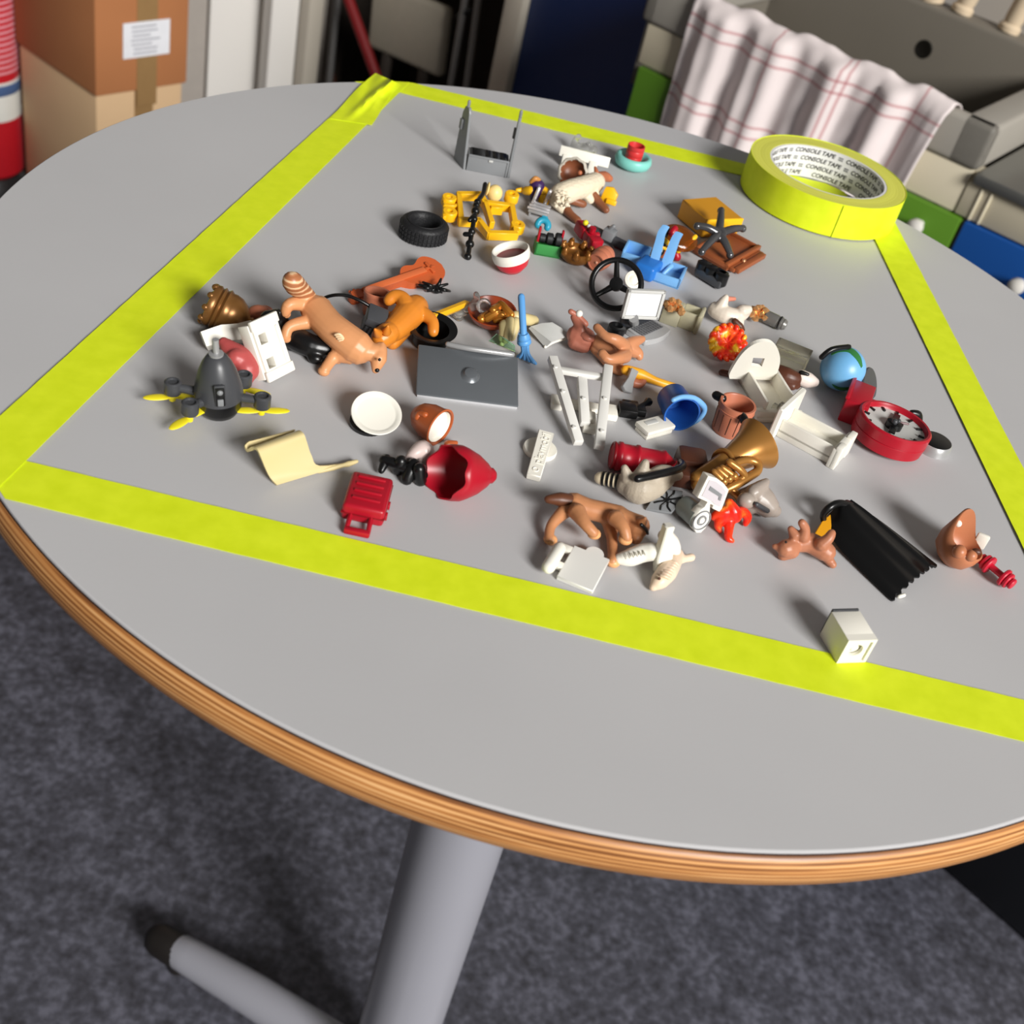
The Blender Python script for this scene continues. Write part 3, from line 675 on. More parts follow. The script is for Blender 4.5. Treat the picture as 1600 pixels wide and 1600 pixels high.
# ------------------------------------------------------------------ tan fox
t = thing('toy_lynx', 'large tan toy animal with striped tail, tipped over with legs to the left', 'toy animal', P(520, 560))
s = S()
s.tube([P(494, 486, 18), P(514, 508, 17), P(537, 527, 15.5), P(558, 543, 13)], [8.2, 7.8, 8.2, 8.6], 18)
s.tube([P(558, 547, 13), P(576, 550, 13), P(592, 549, 13)], [5.6, 4.6, 4.2], 14)
s.tube([P(594, 545, 14), P(591, 561, 11), P(587, 577, 7)], [3.6, 4.4, 2.2], 12)
s.tube([P(598, 537, 17), P(595, 546, 15)], [1, 2.4], 8)
s.tube([P(500, 480, 18), P(474, 474, 21), P(452, 476, 22), P(446, 488, 18)], [6, 4.2, 3.2, 2.6], 12)
s.tube([P(502, 500, 15), P(476, 504, 15), P(452, 511, 14), P(446, 526, 10)], [5, 3.6, 2.9, 2.7], 12)
s.tube([P(545, 553, 9), P(525, 556, 7), P(516, 565, 5), P(507, 578, 2.6)], [5.4, 3.6, 2.9, 2.7], 12)
s.tube([P(535, 548, 8), P(528, 560, 4)], [4, 3], 10)
s.tube([P(486, 470, 21), P(476, 461, 25)], [4, 3.6], 10)
blob('body', s, TAN, t, .6)
stp = bpy.data.materials.new('striped_tail_plastic'); stp.use_nodes = True; nt, b = nodes(stp); b.inputs['Roughness'].default_value = .4
tc = tco(nt); wv = gap(nt, 'ShaderNodeTexWave', tc, Scale=95, Distortion=2.5); wv.bands_direction = 'Z'
nt.links.new(ramp(nt, wv.outputs['Fac'], [(.3, (168, 106, 68)), (.7, (196, 132, 90)), (.9, (230, 194, 152))]), b.inputs['Base Color'])
add('tail', S().tube([P(482, 466, 22), P(472, 455, 27), P(462, 446, 32), P(457, 440, 36)], [4.4, 4.6, 5.4, 5.2], 16), stp, t, 180)
for (px, py, h) in ((445, 490, 16), (446, 528, 9), (506, 580, 2)): add('paw', S().ell(Matrix.Translation(P(px, py, h)) @ I4, (0, 0, 0), (3.1, 2.8, 2.4), 12, 8), TAN, t, 180)
add('nose', S().sph(P(589, 578, 7.5), 1.3), BLK, t, 180)
add('eye', S().sph(P(593, 562, 15), .8), BLK, t, 180)
s = S()
for k in range(5): s.tube([P(524+k*2.2, 523+k*3.2, 21-k*1.1), P(530+k*2.0, 522+k*3.0, 22.0-k*1.1), P(535+k*1.4, 526+k*2.6, 20.5-k)], .7, 6)
add('shoulder_stripe', s, mat('pale_stripe', (238, 206, 164), .4), t, 180)
# ------------------------------------------------------------------ orange cat
t = thing('toy_cat', 'orange toy cat sprawled with one arm reaching into the black hat', 'toy animal', P(635, 530))
s = S()
s.tube([P(648, 482, 13), P(637, 493, 13), P(618, 512, 12), P(606, 520, 11)], [7.6, 8, 6.6, 5.6], 18)
s.tube([P(606, 521, 12), P(597, 527, 11)], [6, 5.8], 14)
s.tube([P(634, 478, 17), P(628, 466, 19), P(616, 463, 19), P(608, 469, 17)], [5, 4, 3.6, 3.2], 12)
s.tube([P(650, 486, 14), P(664, 492, 14), P(676, 503, 13), P(677, 518, 10)], [4.6, 3.8, 3.2, 3], 12)
s.tube([P(630, 510, 10), P(608, 500, 11), P(592, 498, 10)], [6, 4.5, 4], 12)
s.tube([P(640, 500, 8), P(622, 524, 5), P(614, 535, 3)], [6, 4.6, 4], 12)
blob('body', s, ORG, t, .6)
add('ear', S().tube([P(590, 521, 16), P(586, 515, 20)], [2.6, .8], 10).tube([P(604, 518, 17), P(606, 510, 21)], [2.6, .8], 10), ORG, t, 60)
# ------------------------------------------------------------------ ukulele
A, B = P(551, 461, 6), P(690, 413, 6); C = P(600, 410, 10)
m, L_, _ = M3(A, B, C)
t = thing('toy_ukulele', 'orange brown toy ukulele lying behind the tan and orange animals', 'ukulele', P(630, 450))
bod = []
def outl(L):
    up = [(0, 1.6), (1, 2.6), (6, 2.8), (9, 1.6), (L*.54, 1.9)]
    for k in range(1, 25):
        q = k/24; x = L*.55+L*.45*q; h = (1-abs(2*q-1)**4)
        up.append((x, max(0, (7.6-1.9*math.exp(-((q-.42)/.13)**2)+1.9*math.exp(-((q-.75)/.2)**2)))*math.sqrt(max(0, h))))
    return up+[(x, -y) for x, y in up[::-1] if y > .05 and x > 0]+[(0, -1.6)]
s = S(); s.prism(m, outl(L_), -5.5, 0); add('body', s, mat('ukulele_wood', (190, 88, 44), .38), t, 50)
uk = MATS['ukulele_wood']
add('fretboard', S().bx(m, 8, L_*.8, -1.9, 1.9, 0, 1.2, .3), mat('ukulele_light', (206, 104, 58), .38), t)
add('bridge', S().bx(m, L_*.84, L_*.87, -4, 4, 0, 1.4, .3).bx(m, L_*.8, L_*.9, -.8, .8, .2, 1.4, .2), uk, t)
add('tuning_pegs', S().bx(m, 1, 2.2, -4.2, 4.2, -2.5, -1, .3).bx(m, 4, 5.2, -4.4, 4.4, -2.5, -1, .3), uk, t)
# black claw like twig
t = thing('tangled_twig', 'small black spidery twig beside the body of the ukulele', 'toy piece', P(682, 452))
s = S(); random.seed(5)
for (e, hh_) in (((652, 449), 2), ((661, 441), 6), ((689, 436), 8), ((699, 444), 6), ((703, 455), 2), ((668, 455), 1.5), ((690, 457), 2), ((655, 445), 5)):
    s.tube([P(680, 451, 2.5), P((680+e[0])/2+random.uniform(-3, 3), (451+e[1])/2, 5+random.uniform(-1.5, 1.5)), P(e[0], e[1], hh_)], [1.6, 1.1, .7], 7)
add('twigs', s, BLK, t, 180); add('core', S().sph(P(682, 452, 3), 2.6), BLK, t, 180)
# terracotta mug
o_ = P(587, 490, 0); m = I4.copy(); m.translation = o_ ; m = Matrix.Translation(P(586, 482, 4)) @ Matrix.Rotation(rad(-8), 4, 'X') @ I4
t = thing('toy_mug', 'small terracotta tub standing beside the headstock of the ukulele', 'mug', o_)
add('tub', S().lathe(m, [(0, -3.6), (6, -3.6), (6.6, -2), (7.2, 7.4), (7.6, 8), (7.6, 9.6), (7, 10), (6, 9.6), (5.6, 0), (0, -.4)], 28), ROS, t)
add('liquid', S().lathe(m, [(0, 5.6), (6, 5.6)], 28), DBR, t)
# dark grey rucksack + wire
A, B, C = P(562, 512, 6), P(582, 520, 4), P(571, 487, 18)
m, lx, ly = M3(A, B, C); t = thing('camera_pack', 'dark grey ribbed toy case squeezed between the tan and orange animals', 'toy case', P(574, 520))
add('case', S().bx(m, 0, lx+2, 0, ly, -6, 4, 1.5).bx(m, -1, lx+3, ly*.72, ly+2, -6, 6, 1.2), DGR, t)
s = S()
for k in range(4): s.bx(m, 1+k*2.1, 2.1+k*2.1, 1, ly*.62, 3.4, 5, .4)
add('rib', s, DGR, t)
add('wire_hoop', S().tube([P(500, 472, 12), P(508, 465, 17), P(524, 461, 21), P(543, 462, 22), P(563, 470, 21), P(577, 478, 19)], .9, 8), BLK, None, 180, label='thin black wire arching from the tan animal to the grey case', cat='wire')
# black hat
nrm = V((.05, -.12, 1)); o_ = P(672, 528, 4); m = Fn(o_, nrm)
t = thing('toy_hat', 'black brimmed toy hat lying upside down between the orange cat and the grey panel', 'hat', P(672, 540))
add('crown', S().lathe(m, [(0, -3.8), (8.4, -3.8), (9.4, -2), (10, 6), (9.2, 6), (8.6, -2.2), (0, -2.6)], 36), BLK, t)
add('brim', S().lathe(m, [(9.2, 5.2), (12.6, 6.2), (13.4, 7.4), (12.6, 7.4), (9.2, 6.4)], 36, closed=True), BLK, t)
# ================================================================== left front group
# plate leaning on a black piece
c = P(588, 646, 8); n = V((.12, -.36, .92)); m = Fn(c, n)
t = thing('toy_plate', 'round white toy plate tilted against a black piece', 'plate', P(588, 655))
add('dish', S().lathe(m, [(0, -.7), (9, -.7), (11.8, 0), (12.1, .5), (11.8, .9), (10.2, .7), (9.6, .1), (8.8, -.1), (0, -.1)], 44), WHT, t, 60)
add('black_disc', S().lathe(Fn(P(576, 660, 2.2), V((0, -.1, 1))), [(0, -2), (8, -2), (9, -.6), (9, 1), (0, 1.4)], 28), BLK, None, label='black disc under the tilted white plate', cat='toy piece')
# parchment scroll
L = [(389, 690, 15), (383, 696, 14), (386, 702, 13), (394, 698, 16), (402, 702, 17), (408, 715, 14), (414, 730, 9), (422, 746, 4), (433, 758, 1.2)]
Rr = [(462, 672, 15), (456, 679, 13.5), (458, 683, 13), (466, 672, 17), (475, 678, 18), (480, 692, 14), (487, 712, 9), (500, 728, 4.4), (557, 721, 2.5)]
t = thing('parchment_scroll', 'cream curled parchment sheet standing left of the red suitcase', 'scroll', P(440, 750))
rows = []
Lw = smooth([P(*q) for q in L], 4); Rw = smooth([P(*q) for q in Rr], 4)
for a, b_ in zip(Lw, Rw): rows.append([a.lerp(b_, k/8) for k in range(9)])
add('sheet', S().grid(rows, 1.2), CRM, t, 60)
add('torn_edge', S().tube([P(498, 737, 1.6), P(520, 731, 2), P(536, 727, 2.6), P(544, 725, 2.2), P(557, 721, 2.6)], [.8, 1.3, 1.0, 1.4, .9], 8), CRM, t, 180)
# red suitcase
A, B = P(531, 812, 0), P(597, 826, 0); m = Fz(A, B); lx = (B-A).length*1000
C = P(540, 732, 8.5); ly = (m.inverted() @ C).y; t = thing('toy_suitcase', 'red ribbed toy suitcase with pull handle lying near the front tape', 'suitcase', A)
sh = (m.inverted() @ C).x
add('case', S().bx(m, 0, lx, 0, ly, 0, 9, 1.8, 3), RED, t)
add('seam', S().bx(m, -.3, lx+.3, -.3, ly+.3, 4.1, 4.9, .3), DRED, t)
for k in range(4): add('rib', S().bx(m, 3, lx-3, ly*(.24+.2*k)-.7, ly*(.24+.2*k)+.7, 8.6, 9.9, .6), RED, t)
add('wheel', S().tube([m @ V((lx-.5, ly*.5, 3)), m @ V((lx+1, ly*.5, 3))], 1.9, 12, cap=False), RED, t); add('wheel', S().tube([m @ V((lx-.5, ly*.2, 3)), m @ V((lx+1, ly*.2, 3))], 1.9, 12, cap=False), RED, t)
add('handle', S().tube([(4.2, .5, 4), (4.0, -7.5, 2.2)], 1.1, 8, m).tube([(lx-5.4, .5, 4), (lx-5.2, -7.5, 2.2)], 1.1, 8, m).bx(m, 3, lx-4.2, -9.4, -6.6, .6, 3.6, .8), RED, t)
# red pointed cap
a_, b_ = P(686, 737, 12), P(752, 742, 10); m, L_ = Fa(a_, b_)
t = thing('pixie_hat', 'red pointed toy cap lying on its side with wavy rim', 'cap', P(715, 765))
def wavy(a, i, r, z):
    if i in (0, 1, 12, 13): z = z+1.1*sin(a*7)+.8*sin(a*3+1)
    return r, z
pr = [(11.4, -1), (12.4, -1.2), (13.0, 3), (13, 8), (12, 13), (9.6, 18), (6, 22.5), (3.6, 24.5), (3.6, 25.5), (2.2, 27), (0, 27.4)]
inn = [(0, 23), (5, 20), (8.8, 15), (10.8, 9), (11.4, 2)]
prof = pr[:2]+pr[2:]
cdir = (CAM-a_).normalized(); mi = m.to_3x3().inverted() @ cdir; ca = math.atan2(mi.y, mi.x)
def cut(wt):
    return lambda a, i, r, z: (r, z+(wt[i] if i < len(wt) else 0)*((1+cos(a-ca))*5.2+.9*sin(a*7)+.6*sin(a*3+1)))
add('hat_shell', S().lathe(m, [(11.6, -2), (12.3, -2.2), (12.8, 3), (12.7, 8), (11.6, 13), (9.2, 18), (5.8, 22.5), (3.6, 24.5), (3.6, 25.5), (2.2, 27), (0, 27.4)], 64, cut([1, 1, .62, .3])), RED, t, 70)
add('hat_lining', S().lathe(m, [(11.65, -1.9), (11.4, 4), (10.6, 10), (8.6, 15.5), (5, 20), (0, 22)], 64, cut([1, .5, .2])), RED, t, 70)
# brown pot with white inside
b_ = P(688, 668, 9); a_ = b_-V((.87, -.48, .05)).normalized()*.0155; m, L_ = Fa(a_, b_)
t = thing('toy_pot', 'small brown pot with white inside lying behind the red cap', 'pot', P(665, 690))
bpot = mat('rust_pot_plastic', (176, 88, 44), .36)
add('pot_wall', S().lathe(m, [(0, 0), (4, 0), (6.6, 3), (8.4, 8), (8.8, 13), (9.6, 15.6), (8.6, 15.8), (7.9, 14), (7.8, 13.6)], 36), bpot, t, 60)
add('white_filling', S().lathe(m, [(7.9, 15), (7.2, 13.4), (0, 12.8)], 36), WHT, t, 60)
add('pot_lug', S().tube([P(664, 648, 15), P(656, 646, 14), P(652, 652, 12)], 1.6, 8).tube([P(700, 694, 3), P(712, 692, 2.4)], [2, 1.2], 8), bpot, t, 180)
# black hinge piece and pale piece
t = thing('black_coupling', 'black jointed toy coupling between the suitcase and the red cap', 'toy piece', P(630, 740))
add('bar', S().tube([P(601, 719, 6), P(622, 726, 6), P(660, 742, 5)], 2.6, 10, sm=1).tube([P(603, 718, 6), P(596, 735, 3)], [2.6, 1.6], 10), BLK, t)
for (a, b_) in (((626, 721, 8), (622, 733, 3)), ((646, 726, 8), (636, 748, 2.4)), ((655, 733, 9), (657, 750, 2.4))): add('knuckle', S().tube([P(*a), P(*b_)], 3, 12), BLK, t)
s = S(); s.tube([P(636, 718, 6), P(648, 708, 9), P(660, 702, 9), P(666, 712, 6)], [1.6, 3, 4.5, 4.5], 10)
add('pale_wing', s, mat('dusty_white_pink', (206, 186, 180), .4), None, 180, label='pale pinkish curved piece tucked behind the red cap', cat='toy piece')
# ================================================================== tray group
A, B, C = P(650, 616, 1.5), P(810, 636, 1.5), P(651, 538, 12)
m, lx, ly = M3(A, B, C); t = thing('toy_solar_board', 'dark grey rectangular toy panel with round knob in its middle', 'panel', A)
gpm = mat('gunmetal_panel', (104, 108, 112), .3, .35)
add('plate', S().bx(m, 0, lx, 0, ly, -1.2, .6, .8), gpm, t)
add('knob', S().lathe(m @ Matrix.Translation((lx*.52, ly*.5, 0)), [(5.2, .5), (4.4, 1), (3.2, 2.6), (0, 3.4)], 24), gpm, t)
add('front_lip', S().bx(m, .5, lx-.5, -.7, .3, -1.5, -.2, .3), mat('grey_lip', (190, 190, 192), .35), t)
p0 = [P(700, 538, 13), P(730, 544, 14), P(765, 549, 14), P(800, 554, 13)]
add('curved_bar', S().tube(p0, 1.5, 10), SLV, None, 180, label='thin silver curved bar behind the top of the grey panel', cat='bar')
# green visor
rows = []
for j in range(6):
    v = j/5; rows.append([P(763+(776-763)*v+u*(42-14*v)*1.0, 533-(533-521)*v+u*(17+4*v), 9+7*v+3*sin(u*pi)) for u in [k/6 for k in range(7)]])
add('green_visor', S().grid(rows, .8), mat('green_clear_plastic', (190, 240, 200), .06, trans=.95, ior=1.15), None, 60, label='transparent green visor beside the broom, behind the grey panel', cat='visor')
# yellow pencil
a_, b_ = P(668, 499, 12), P(733, 473, 6); m, L_ = Fa(a_, b_)
t = thing('yellow_stick', 'yellow six-sided stick lying behind the black hat', 'stick', P(700, 492))
add('shaft', S().lathe(m, [(0, 0), (2.2, 0), (2.2, L_-4), (.8, L_), (0, L_)], 6), mat('golden_yellow_stick', (240, 178, 30), .4), t, 30)
# clear piece
t = thing('clear_branch', 'clear plastic branched piece between the yellow stick and the brown bowl', 'toy piece', P(735, 495))
s = S(); s.tube([P(714, 492, 3), P(730, 484, 6), P(744, 470, 12), P(744, 460, 15)], [2.4, 2.4, 2.2, 1.6], 10).tube([P(730, 484, 6), P(746, 478, 10), P(760, 480, 11)], [2.2, 2, 2.4], 10).tube([P(716, 488, 4), P(718, 496, 2)], 2.2, 10)
add('branch', s, CLR, t, 180); add('ring', S().torus(Fn(P(756, 478, 12), V((.3, -.8, .5))), 3.2, 1.1, 0, 20, 8), CLR, t, 180)
# rust bowl with golden sticks
o_ = P(769, 489, 8); m = Fn(o_, V((-.06, -.16, 1)))
t = thing('rust_bowl', 'rust brown oval bowl filled with golden rods', 'bowl', P(769, 502))
rbm = mat('rust_red_plastic', (142, 58, 28), .3)
me2 = m @ Matrix.Diagonal((1.0, 1.0, 1, 1))
add('bowl_wall', S().lathe(me2, [(0, -6), (8, -5.8), (12, -2), (13.6, 1.6), (12.8, 1.8), (11, -1), (7, -3.6), (0, -4)], 36), rbm, t, 60)
random.seed(11)
for (a, b_) in (((761, 497, 9), (776, 488, 13)), ((771, 484, 14), (783, 477, 14)), ((783, 476, 15), (798, 492, 12)), ((770, 494, 10), (784, 492, 12)), ((752, 498, 8), (766, 490, 9)), ((776, 500, 9), (790, 495, 11))):
    add('golden_rod', S().tube([P(*a), P(*b_)], 2.4, 8), GLD, t)
# cream claw
t = thing('cream_paw', 'cream wedge with three grooved fingers between the bowl and the broom', 'toy piece', P(798, 530))
for k, (a, b_) in enumerate((((788, 508, 10), (786, 528, 5)), ((797, 503, 12), (792, 530, 6)), ((806, 504, 12), (800, 527, 6)))): add('finger', S().tube([P(*a), P(*b_)], [3.0, 2.2], 10), CRM, t, 180)
add('thumb', S().tube([P(791, 528, 4), P(785, 537, 2.4)], [2.6, 1.4], 10), CRM, t, 180)
s = S(); s.tube([P(806, 494, 11), P(822, 499, 8), P(834, 501, 5)], [3.0, 3.4, 3.0], 12)
add('cream_peg', s, CRM, None, 180, label='cream rounded peg poking out behind the broom handle', cat='peg')
# blue broom
t = thing('toy_broom', 'light blue toy broom standing head down right of the grey panel', 'broom', P(822, 566))
bbr = mat('broom_blue', (92, 154, 212), .4)
a_, b_, c_ = P(814.5, 464, 30), P(818, 524, 16), P(822, 566, 0)
add('handle', S().tube([a_, b_], 1.9, 12), bbr, t)
add('binding', S().lathe(Fa(b_.lerp(c_, .05), b_.lerp(c_, .3))[0], [(0, -2), (2.6, -2), (3.4, 0), (3.6, 1.2), (3.2, 1.6), (3.7, 2.2), (3.9, 3.6), (3.4, 4.2), (0, 4.2)], 20), bbr, t, 60)
for k in range(9):
    u = k/8; q = P(809+u*28, 557+u*11, 1+1.5*(k % 2)); add('bristle', S().tube([b_.lerp(c_, .1)+V((.0006*(k-4), 0, 0)), b_.lerp(c_, .45).lerp(q, .35), q], [.8, .75, .8], 7), bbr, t, 180)
# open leaflet
t = thing('open_booklet', 'pale grey open booklet lying right of the broom', 'booklet', P(858, 540))
pg = mat('pale_grey_paper', (196, 196, 192), .6)
rows = [[P(829, 511, 4), P(846, 505, 9), P(863, 504, 9)], [P(840, 527, 3), P(858, 516, 9), P(877, 515, 8)], [P(852, 544, 1), P(868, 531, 6), P(891, 527, 3)]]
add('page', S().grid([[P(829, 510, 5), P(846, 505, 8.5), P(863, 503.5, 9)], [P(845, 522, 5), P(861, 514, 8.5), P(877, 512, 8)], [P(861, 534, 5), P(876, 528, 6.5), P(891, 525, 4)]], .9), pg, t, 60)
add('page', S().grid([[P(826, 513, 4), P(829, 510.5, 5)], [P(838, 527, 2.4), P(845, 522.5, 5)], [P(852, 543, .8), P(861, 534.5, 5)]], .9), pg, t, 60)
add('fold_edge', S().tube([P(852, 542, 1), P(866, 534, 2), P(891, 527, 2.6)], .9, 8), WHT, t, 180)
# ================================================================== easel and neighbours
t = thing('toy_easel', 'white A-frame toy easel lying with its legs towards the front', 'easel', P(905, 680))
egr = mat('easel_white', (224, 222, 216), .38, var=.02)
def beam(a, b_, w_, h_, hint=(0, 0, 1)):
    m, L_ = Fa(P(*a), P(*b_), hint); return S().bx(m, -w_/2, w_/2, -h_/2, h_/2, 0, L_, .7)
for (a, b_) in (((863, 559, 16), (904, 693, 4)), ((950, 573, 16), (936, 700, 4)), ((909, 591, 11), (914, 664, 4))): add('leg', beam(a, b_, 5, 4), egr, t)
add('crossbar', beam((872, 578, 13), (944, 590, 13), 4, 3), egr, t)
for (px, py, h) in ((868, 573, 17), (880, 611, 13.4), (897, 667, 8.2), (945, 622, 13), (941, 673, 8.6), (912, 622, 10)): add('peg_mark', S().lathe(Matrix.Translation(P(px, py, h)) @ I4, [(0, 0), (1.2, 0), (1.0, .5), (0, .6)], 12), egr, t)
t2 = thing('white_base_bar', 'white base bar with block lying under the legs of the easel', 'toy piece', P(915, 650))
A, B = P(859, 630, 0), P(962, 648, 0); m = Fz(A, B); lx = (B-A).length*1000
add('bar', S().bx(m, 0, lx, -3, 3, 0, 3.4, .8).bx(m, 0, 6, -6, 3.5, 0, 4, .8).bx(m, lx-8, lx, -7, 3.5, 0, 4, .8), WHT, t2)
A2, B2 = P(909, 677, 0), P(930, 681, 0); m2_ = Fz(A2, B2); l2 = (B2-A2).length*1000
add('block', S().bx(m2_, 0, l2, 0, 12, 0, 3.6, .7).bx(m2_, 1, l2-1, 5, 12, 3, 6.5, .8).bx(m2_, 2, l2-2, 10, 22, .5, 3, .5), WHT, t2)
# black clip
t = thing('black_clip', 'black toy clip with a short tube beside the easel', 'clip', P(990, 650))
A, B = P(965, 655, 0), P(993, 659, 0); m = Fz(A, B)
add('jaw', S().bx(m, 0, 10, 0, 9, 1, 6, 1).bx(m, 8, 15, 3, 10, 1, 5, .8).bx(m, 3, 12, 7, 14, 0, 4, .8), BLK, t)
add('stem', S().tube([P(996, 638, 4), P(1008, 631, 4), P(1013, 628, 4)], [1.4, 1.4, 2.4], 10, sm=1), BLK, t)
# white scale slab
A, B, D_ = P(1009, 690, 0), P(1052, 678, 0), P(993, 670, 0); m, lx, ly = M3(A, B, D_)
t = thing('bathroom_scale', 'small white square slab with grey window in front of the blue bucket', 'scale', A)
add('slab', S().bx(m, .6, lx-.6, .6, ly-.6, 0, 2.2, .5).bx(m, 0, lx, 0, ly, 2.6, 5.4, .7), WHT, t)
add('window', S().bx(m, lx*.2, lx*.62, ly*.52, ly*.8, 5.2, 5.7, .2), LGR, t)
# blue bucket
b_ = P(1066, 648, 9.8); a_ = b_-V((.36, -.93, .06)).normalized()*.018; m, L_ = Fa(a_, b_)
t = thing('toy_bucket', 'blue toy bucket lying on its side with open mouth to the front', 'bucket', P(1050, 660))
add('pail', S().lathe(m, [(0, 0), (7.6, 0), (7.9, .5), (9.1, 16.4), (9.6, 16.6), (9.8, 18), (8.9, 18), (8.4, 16.4), (7.2, 1.2), (0, 1)], 40), BLU, t, 50)
add('handle', S().tube([P(1052, 625, 20), P(1066, 620, 21), P(1084, 622, 19), P(1098, 633, 14), P(1100, 643, 10), P(1092, 655, 6), P(1078, 663, 3)], [1.3, 1.3, 1.5, 1.7, 1.5, 1.3, 1.3], 10), LBL, t, 180)
# axe
t = thing('toy_axe', 'toy axe with yellow handle and grey head between the monkey and the bucket', 'axe', P(1005, 603))
add('handle', S().tube([P(978, 578, 7), P(1000, 585, 6), P(1024, 595, 4), P(1053, 604, 2.2)], [2.8, 3.2, 2.2, 2.0], 10), mat('axe_yellow', (240, 170, 40), .4), t, 180)
A, B, C = P(985, 575, 10), P(999, 583, 8), P(969, 606, 3); m, lx, ly = M3(A, B, C)
add('axe_head', S().prism(m, [(0, 0), (lx*.8, 0), (lx*.72, ly*.5), (lx*.95, ly), (lx*.2, ly*1.06), (-lx*.2, ly*.92), (.3, ly*.45)], -1.6, 1.2, .3), SLV, t)
add('rivet', S().lathe(m @ Matrix.Translation((lx*.4, ly*.14, 1.1)), [(0, .5), (1, .4), (1.3, 0)], 12), SLV, t)
s = S(); s.tube([P(990, 598, 2.6), P(1000, 600, 2.4), P(1006, 594, 4)], [2.6, 2.4, 1.8], 10)
add('small_hand', s, ROS, None, 180, label='small terracotta piece under the axe handle', cat='toy piece')
# lettered tag
A, B, C = P(821, 748, 0), P(843, 754, 0), P(832, 676, 4); m, lx, ly = M3(A, B, C)
t = thing('lettered_tag', 'white tapered tag with raised lettering at the front centre', 'tag', A)
add('plate', S().prism(m, [(0, 0), (lx, 0), (lx*1.14, ly), (-lx*.02, ly)], 0, 3.6, .4), WHT, t)
mt_ = m @ Matrix.Translation((lx*.6, ly*.6, 3.6)) @ Matrix.Rotation(rad(88), 4, 'Z')
text('lettering', 'playmobil', mt_, 5.9, .35, WHT, t)
add('ring_mark', S().torus(m @ Matrix.Translation((lx*.5, ly*.13, 3.6)), 1.3, .35, 0, 20, 8), WHT, t, 180)
add('disc', S().lathe(Matrix.Translation(P(843, 705, 0)) @ I4, [(0, 0), (8.2, 0), (8.4, .5), (8.4, 1.8), (8, 2.4), (0, 2.4)], 28), WHT, t)
# ================================================================== extinguisher, raccoon, tuba pile
a_, b_ = P(962, 712, 7), P(1052, 728, 7); m, L_ = Fa(a_, b_)
t = thing('toy_extinguisher', 'red toy fire extinguisher cylinder lying behind the raccoon', 'extinguisher', P(1005, 728))
add('tank', S().lathe(m, [(0, -2), (5.6, -2), (6.6, 0), (7.2, .6), (7.2, 2.4), (6.5, 3), (6.5, 9), (7.1, 9.6), (7.1, 11), (6.4, 11.6), (6.4, L_*.76), (6.9, L_*.78), (6.9, L_*.82), (6.2, L_*.84), (4, L_*.95), (2.6, L_), (0, L_)], 32), RED, t, 50)
add('nozzle', S().tube([P(1050, 727, 7), P(1062, 726, 6), P(1074, 726, 5)], [2.6, 2.2, 2.6], 12, sm=1), RED, t)
add('foot_hoop', S().torus(m @ Matrix.Translation((0, 0, -1.4)), 6, 1, 0, 24, 8), DRED, t, 180)
t = thing('toy_raccoon', 'beige grey toy raccoon with black and white striped tail', 'toy animal', P(1000, 775))
s = S(); s.tube([P(982, 757, 8), P(998, 761, 8.6), P(1020, 758, 8.6)], [6, 8.4, 7], 18).tube([P(1022, 757, 9), P(1040, 750, 9)], [7, 4.5], 14)
s.tube([P(981, 748, 12), P(976, 731, 17)], [3.6, 1.8], 10).tube([P(1002, 742, 14), P(1008, 724, 20)], [4, 2.2], 10).tube([P(1020, 748, 13), P(1036, 738, 14), P(1058, 742, 12)], [5, 4, 3], 10)
blob('body', s, FUR, t, .65)
stb = bpy.data.materials.new('black_white_tail'); stb.use_nodes = True; nt, b = nodes(stb); b.inputs['Roughness'].default_value = .4
cxs = mat('tail_cream', (226, 210, 180), .4)
a_, b_ = P(968, 752, 7), P(939, 747, 5)
add('tail', S().tube([a_, b_], [3.6, 3.2], 16), cxs, t, 180)
for k in range(4):
    q = a_.lerp(b_, .1+.25*k); mm = Fa(q, b_ if k < 3 else q+(b_-a_))[0]; add('tail_band', S().lathe(mm, [(3.1, -.6), (3.85-.08*k, -.6), (3.85-.08*k, .6), (3.1, .6)], 18, closed=True), BLK, t)
add('black_stick', S().tube([P(996, 748, 17), P(1030, 741, 17), P(1060, 733, 16), P(1067, 727, 14), P(1064, 722, 12)], [1.9, 1.9, 1.9, 1.8, 1.6], 10), BLK, None, 180, label='black stick with bent end lying across the raccoon', cat='stick')
# grey slot machine like piece
t = thing('grey_dispenser', 'grey toy machine with white front plate and an etched dark flap', 'toy machine', P(1065, 800))
A, B, C = P(1008, 797, 0), P(1051, 800, 3), P(1040, 766, 8); m, lx, ly = M3(A, B, C)
fl2 = add('flap', S().prism(m, [(0, 0), (lx*.95, -1), (lx*1.35, ly*.55), (lx*1.3, ly), (lx*.45, ly*1.02)], -1.5, 1.2, .3), MGR, t)
s = S()
for k in range(8):
    a = k*pi/4+.3; c0 = V((lx*.78, ly*.5, 1.3)); s.tube([c0+V((cos(a)*1.2, sin(a)*1.2, 0)), c0+V((cos(a)*4+.8*sin(a), sin(a)*3.4, .1)), c0+V((cos(a)*6.2, sin(a)*5.4, 0))], .45, 6, m)
add('etched_emblem', s.ell(m, (lx*.78, ly*.5, 1.2), (2, 1.4, .7), 10, 6), BLK, fl2, 180)
pn = V((.60, -.78, .16)).normalized(); A = P(1089, 832, .3); m = Fn(A, pn, (0, 0, 1)); m = Fn(A, pn, pn.cross(V((0, 0, 1))) * -1)
def q2(px, py):                                 # pixel on the plate's plane -> plate coordinates
    n = (m.to_3x3() @ V((0, 0, 1))).normalized(); p = onplane(px, py, A, n); r = m.inverted() @ p; return (r.x, r.y)
pp_ = [q2(*p) for p in ((1105, 742), (1118, 746), (1129, 754), (1137, 764), (1124, 799), (1111, 793), (1113, 788), (1108, 786))]
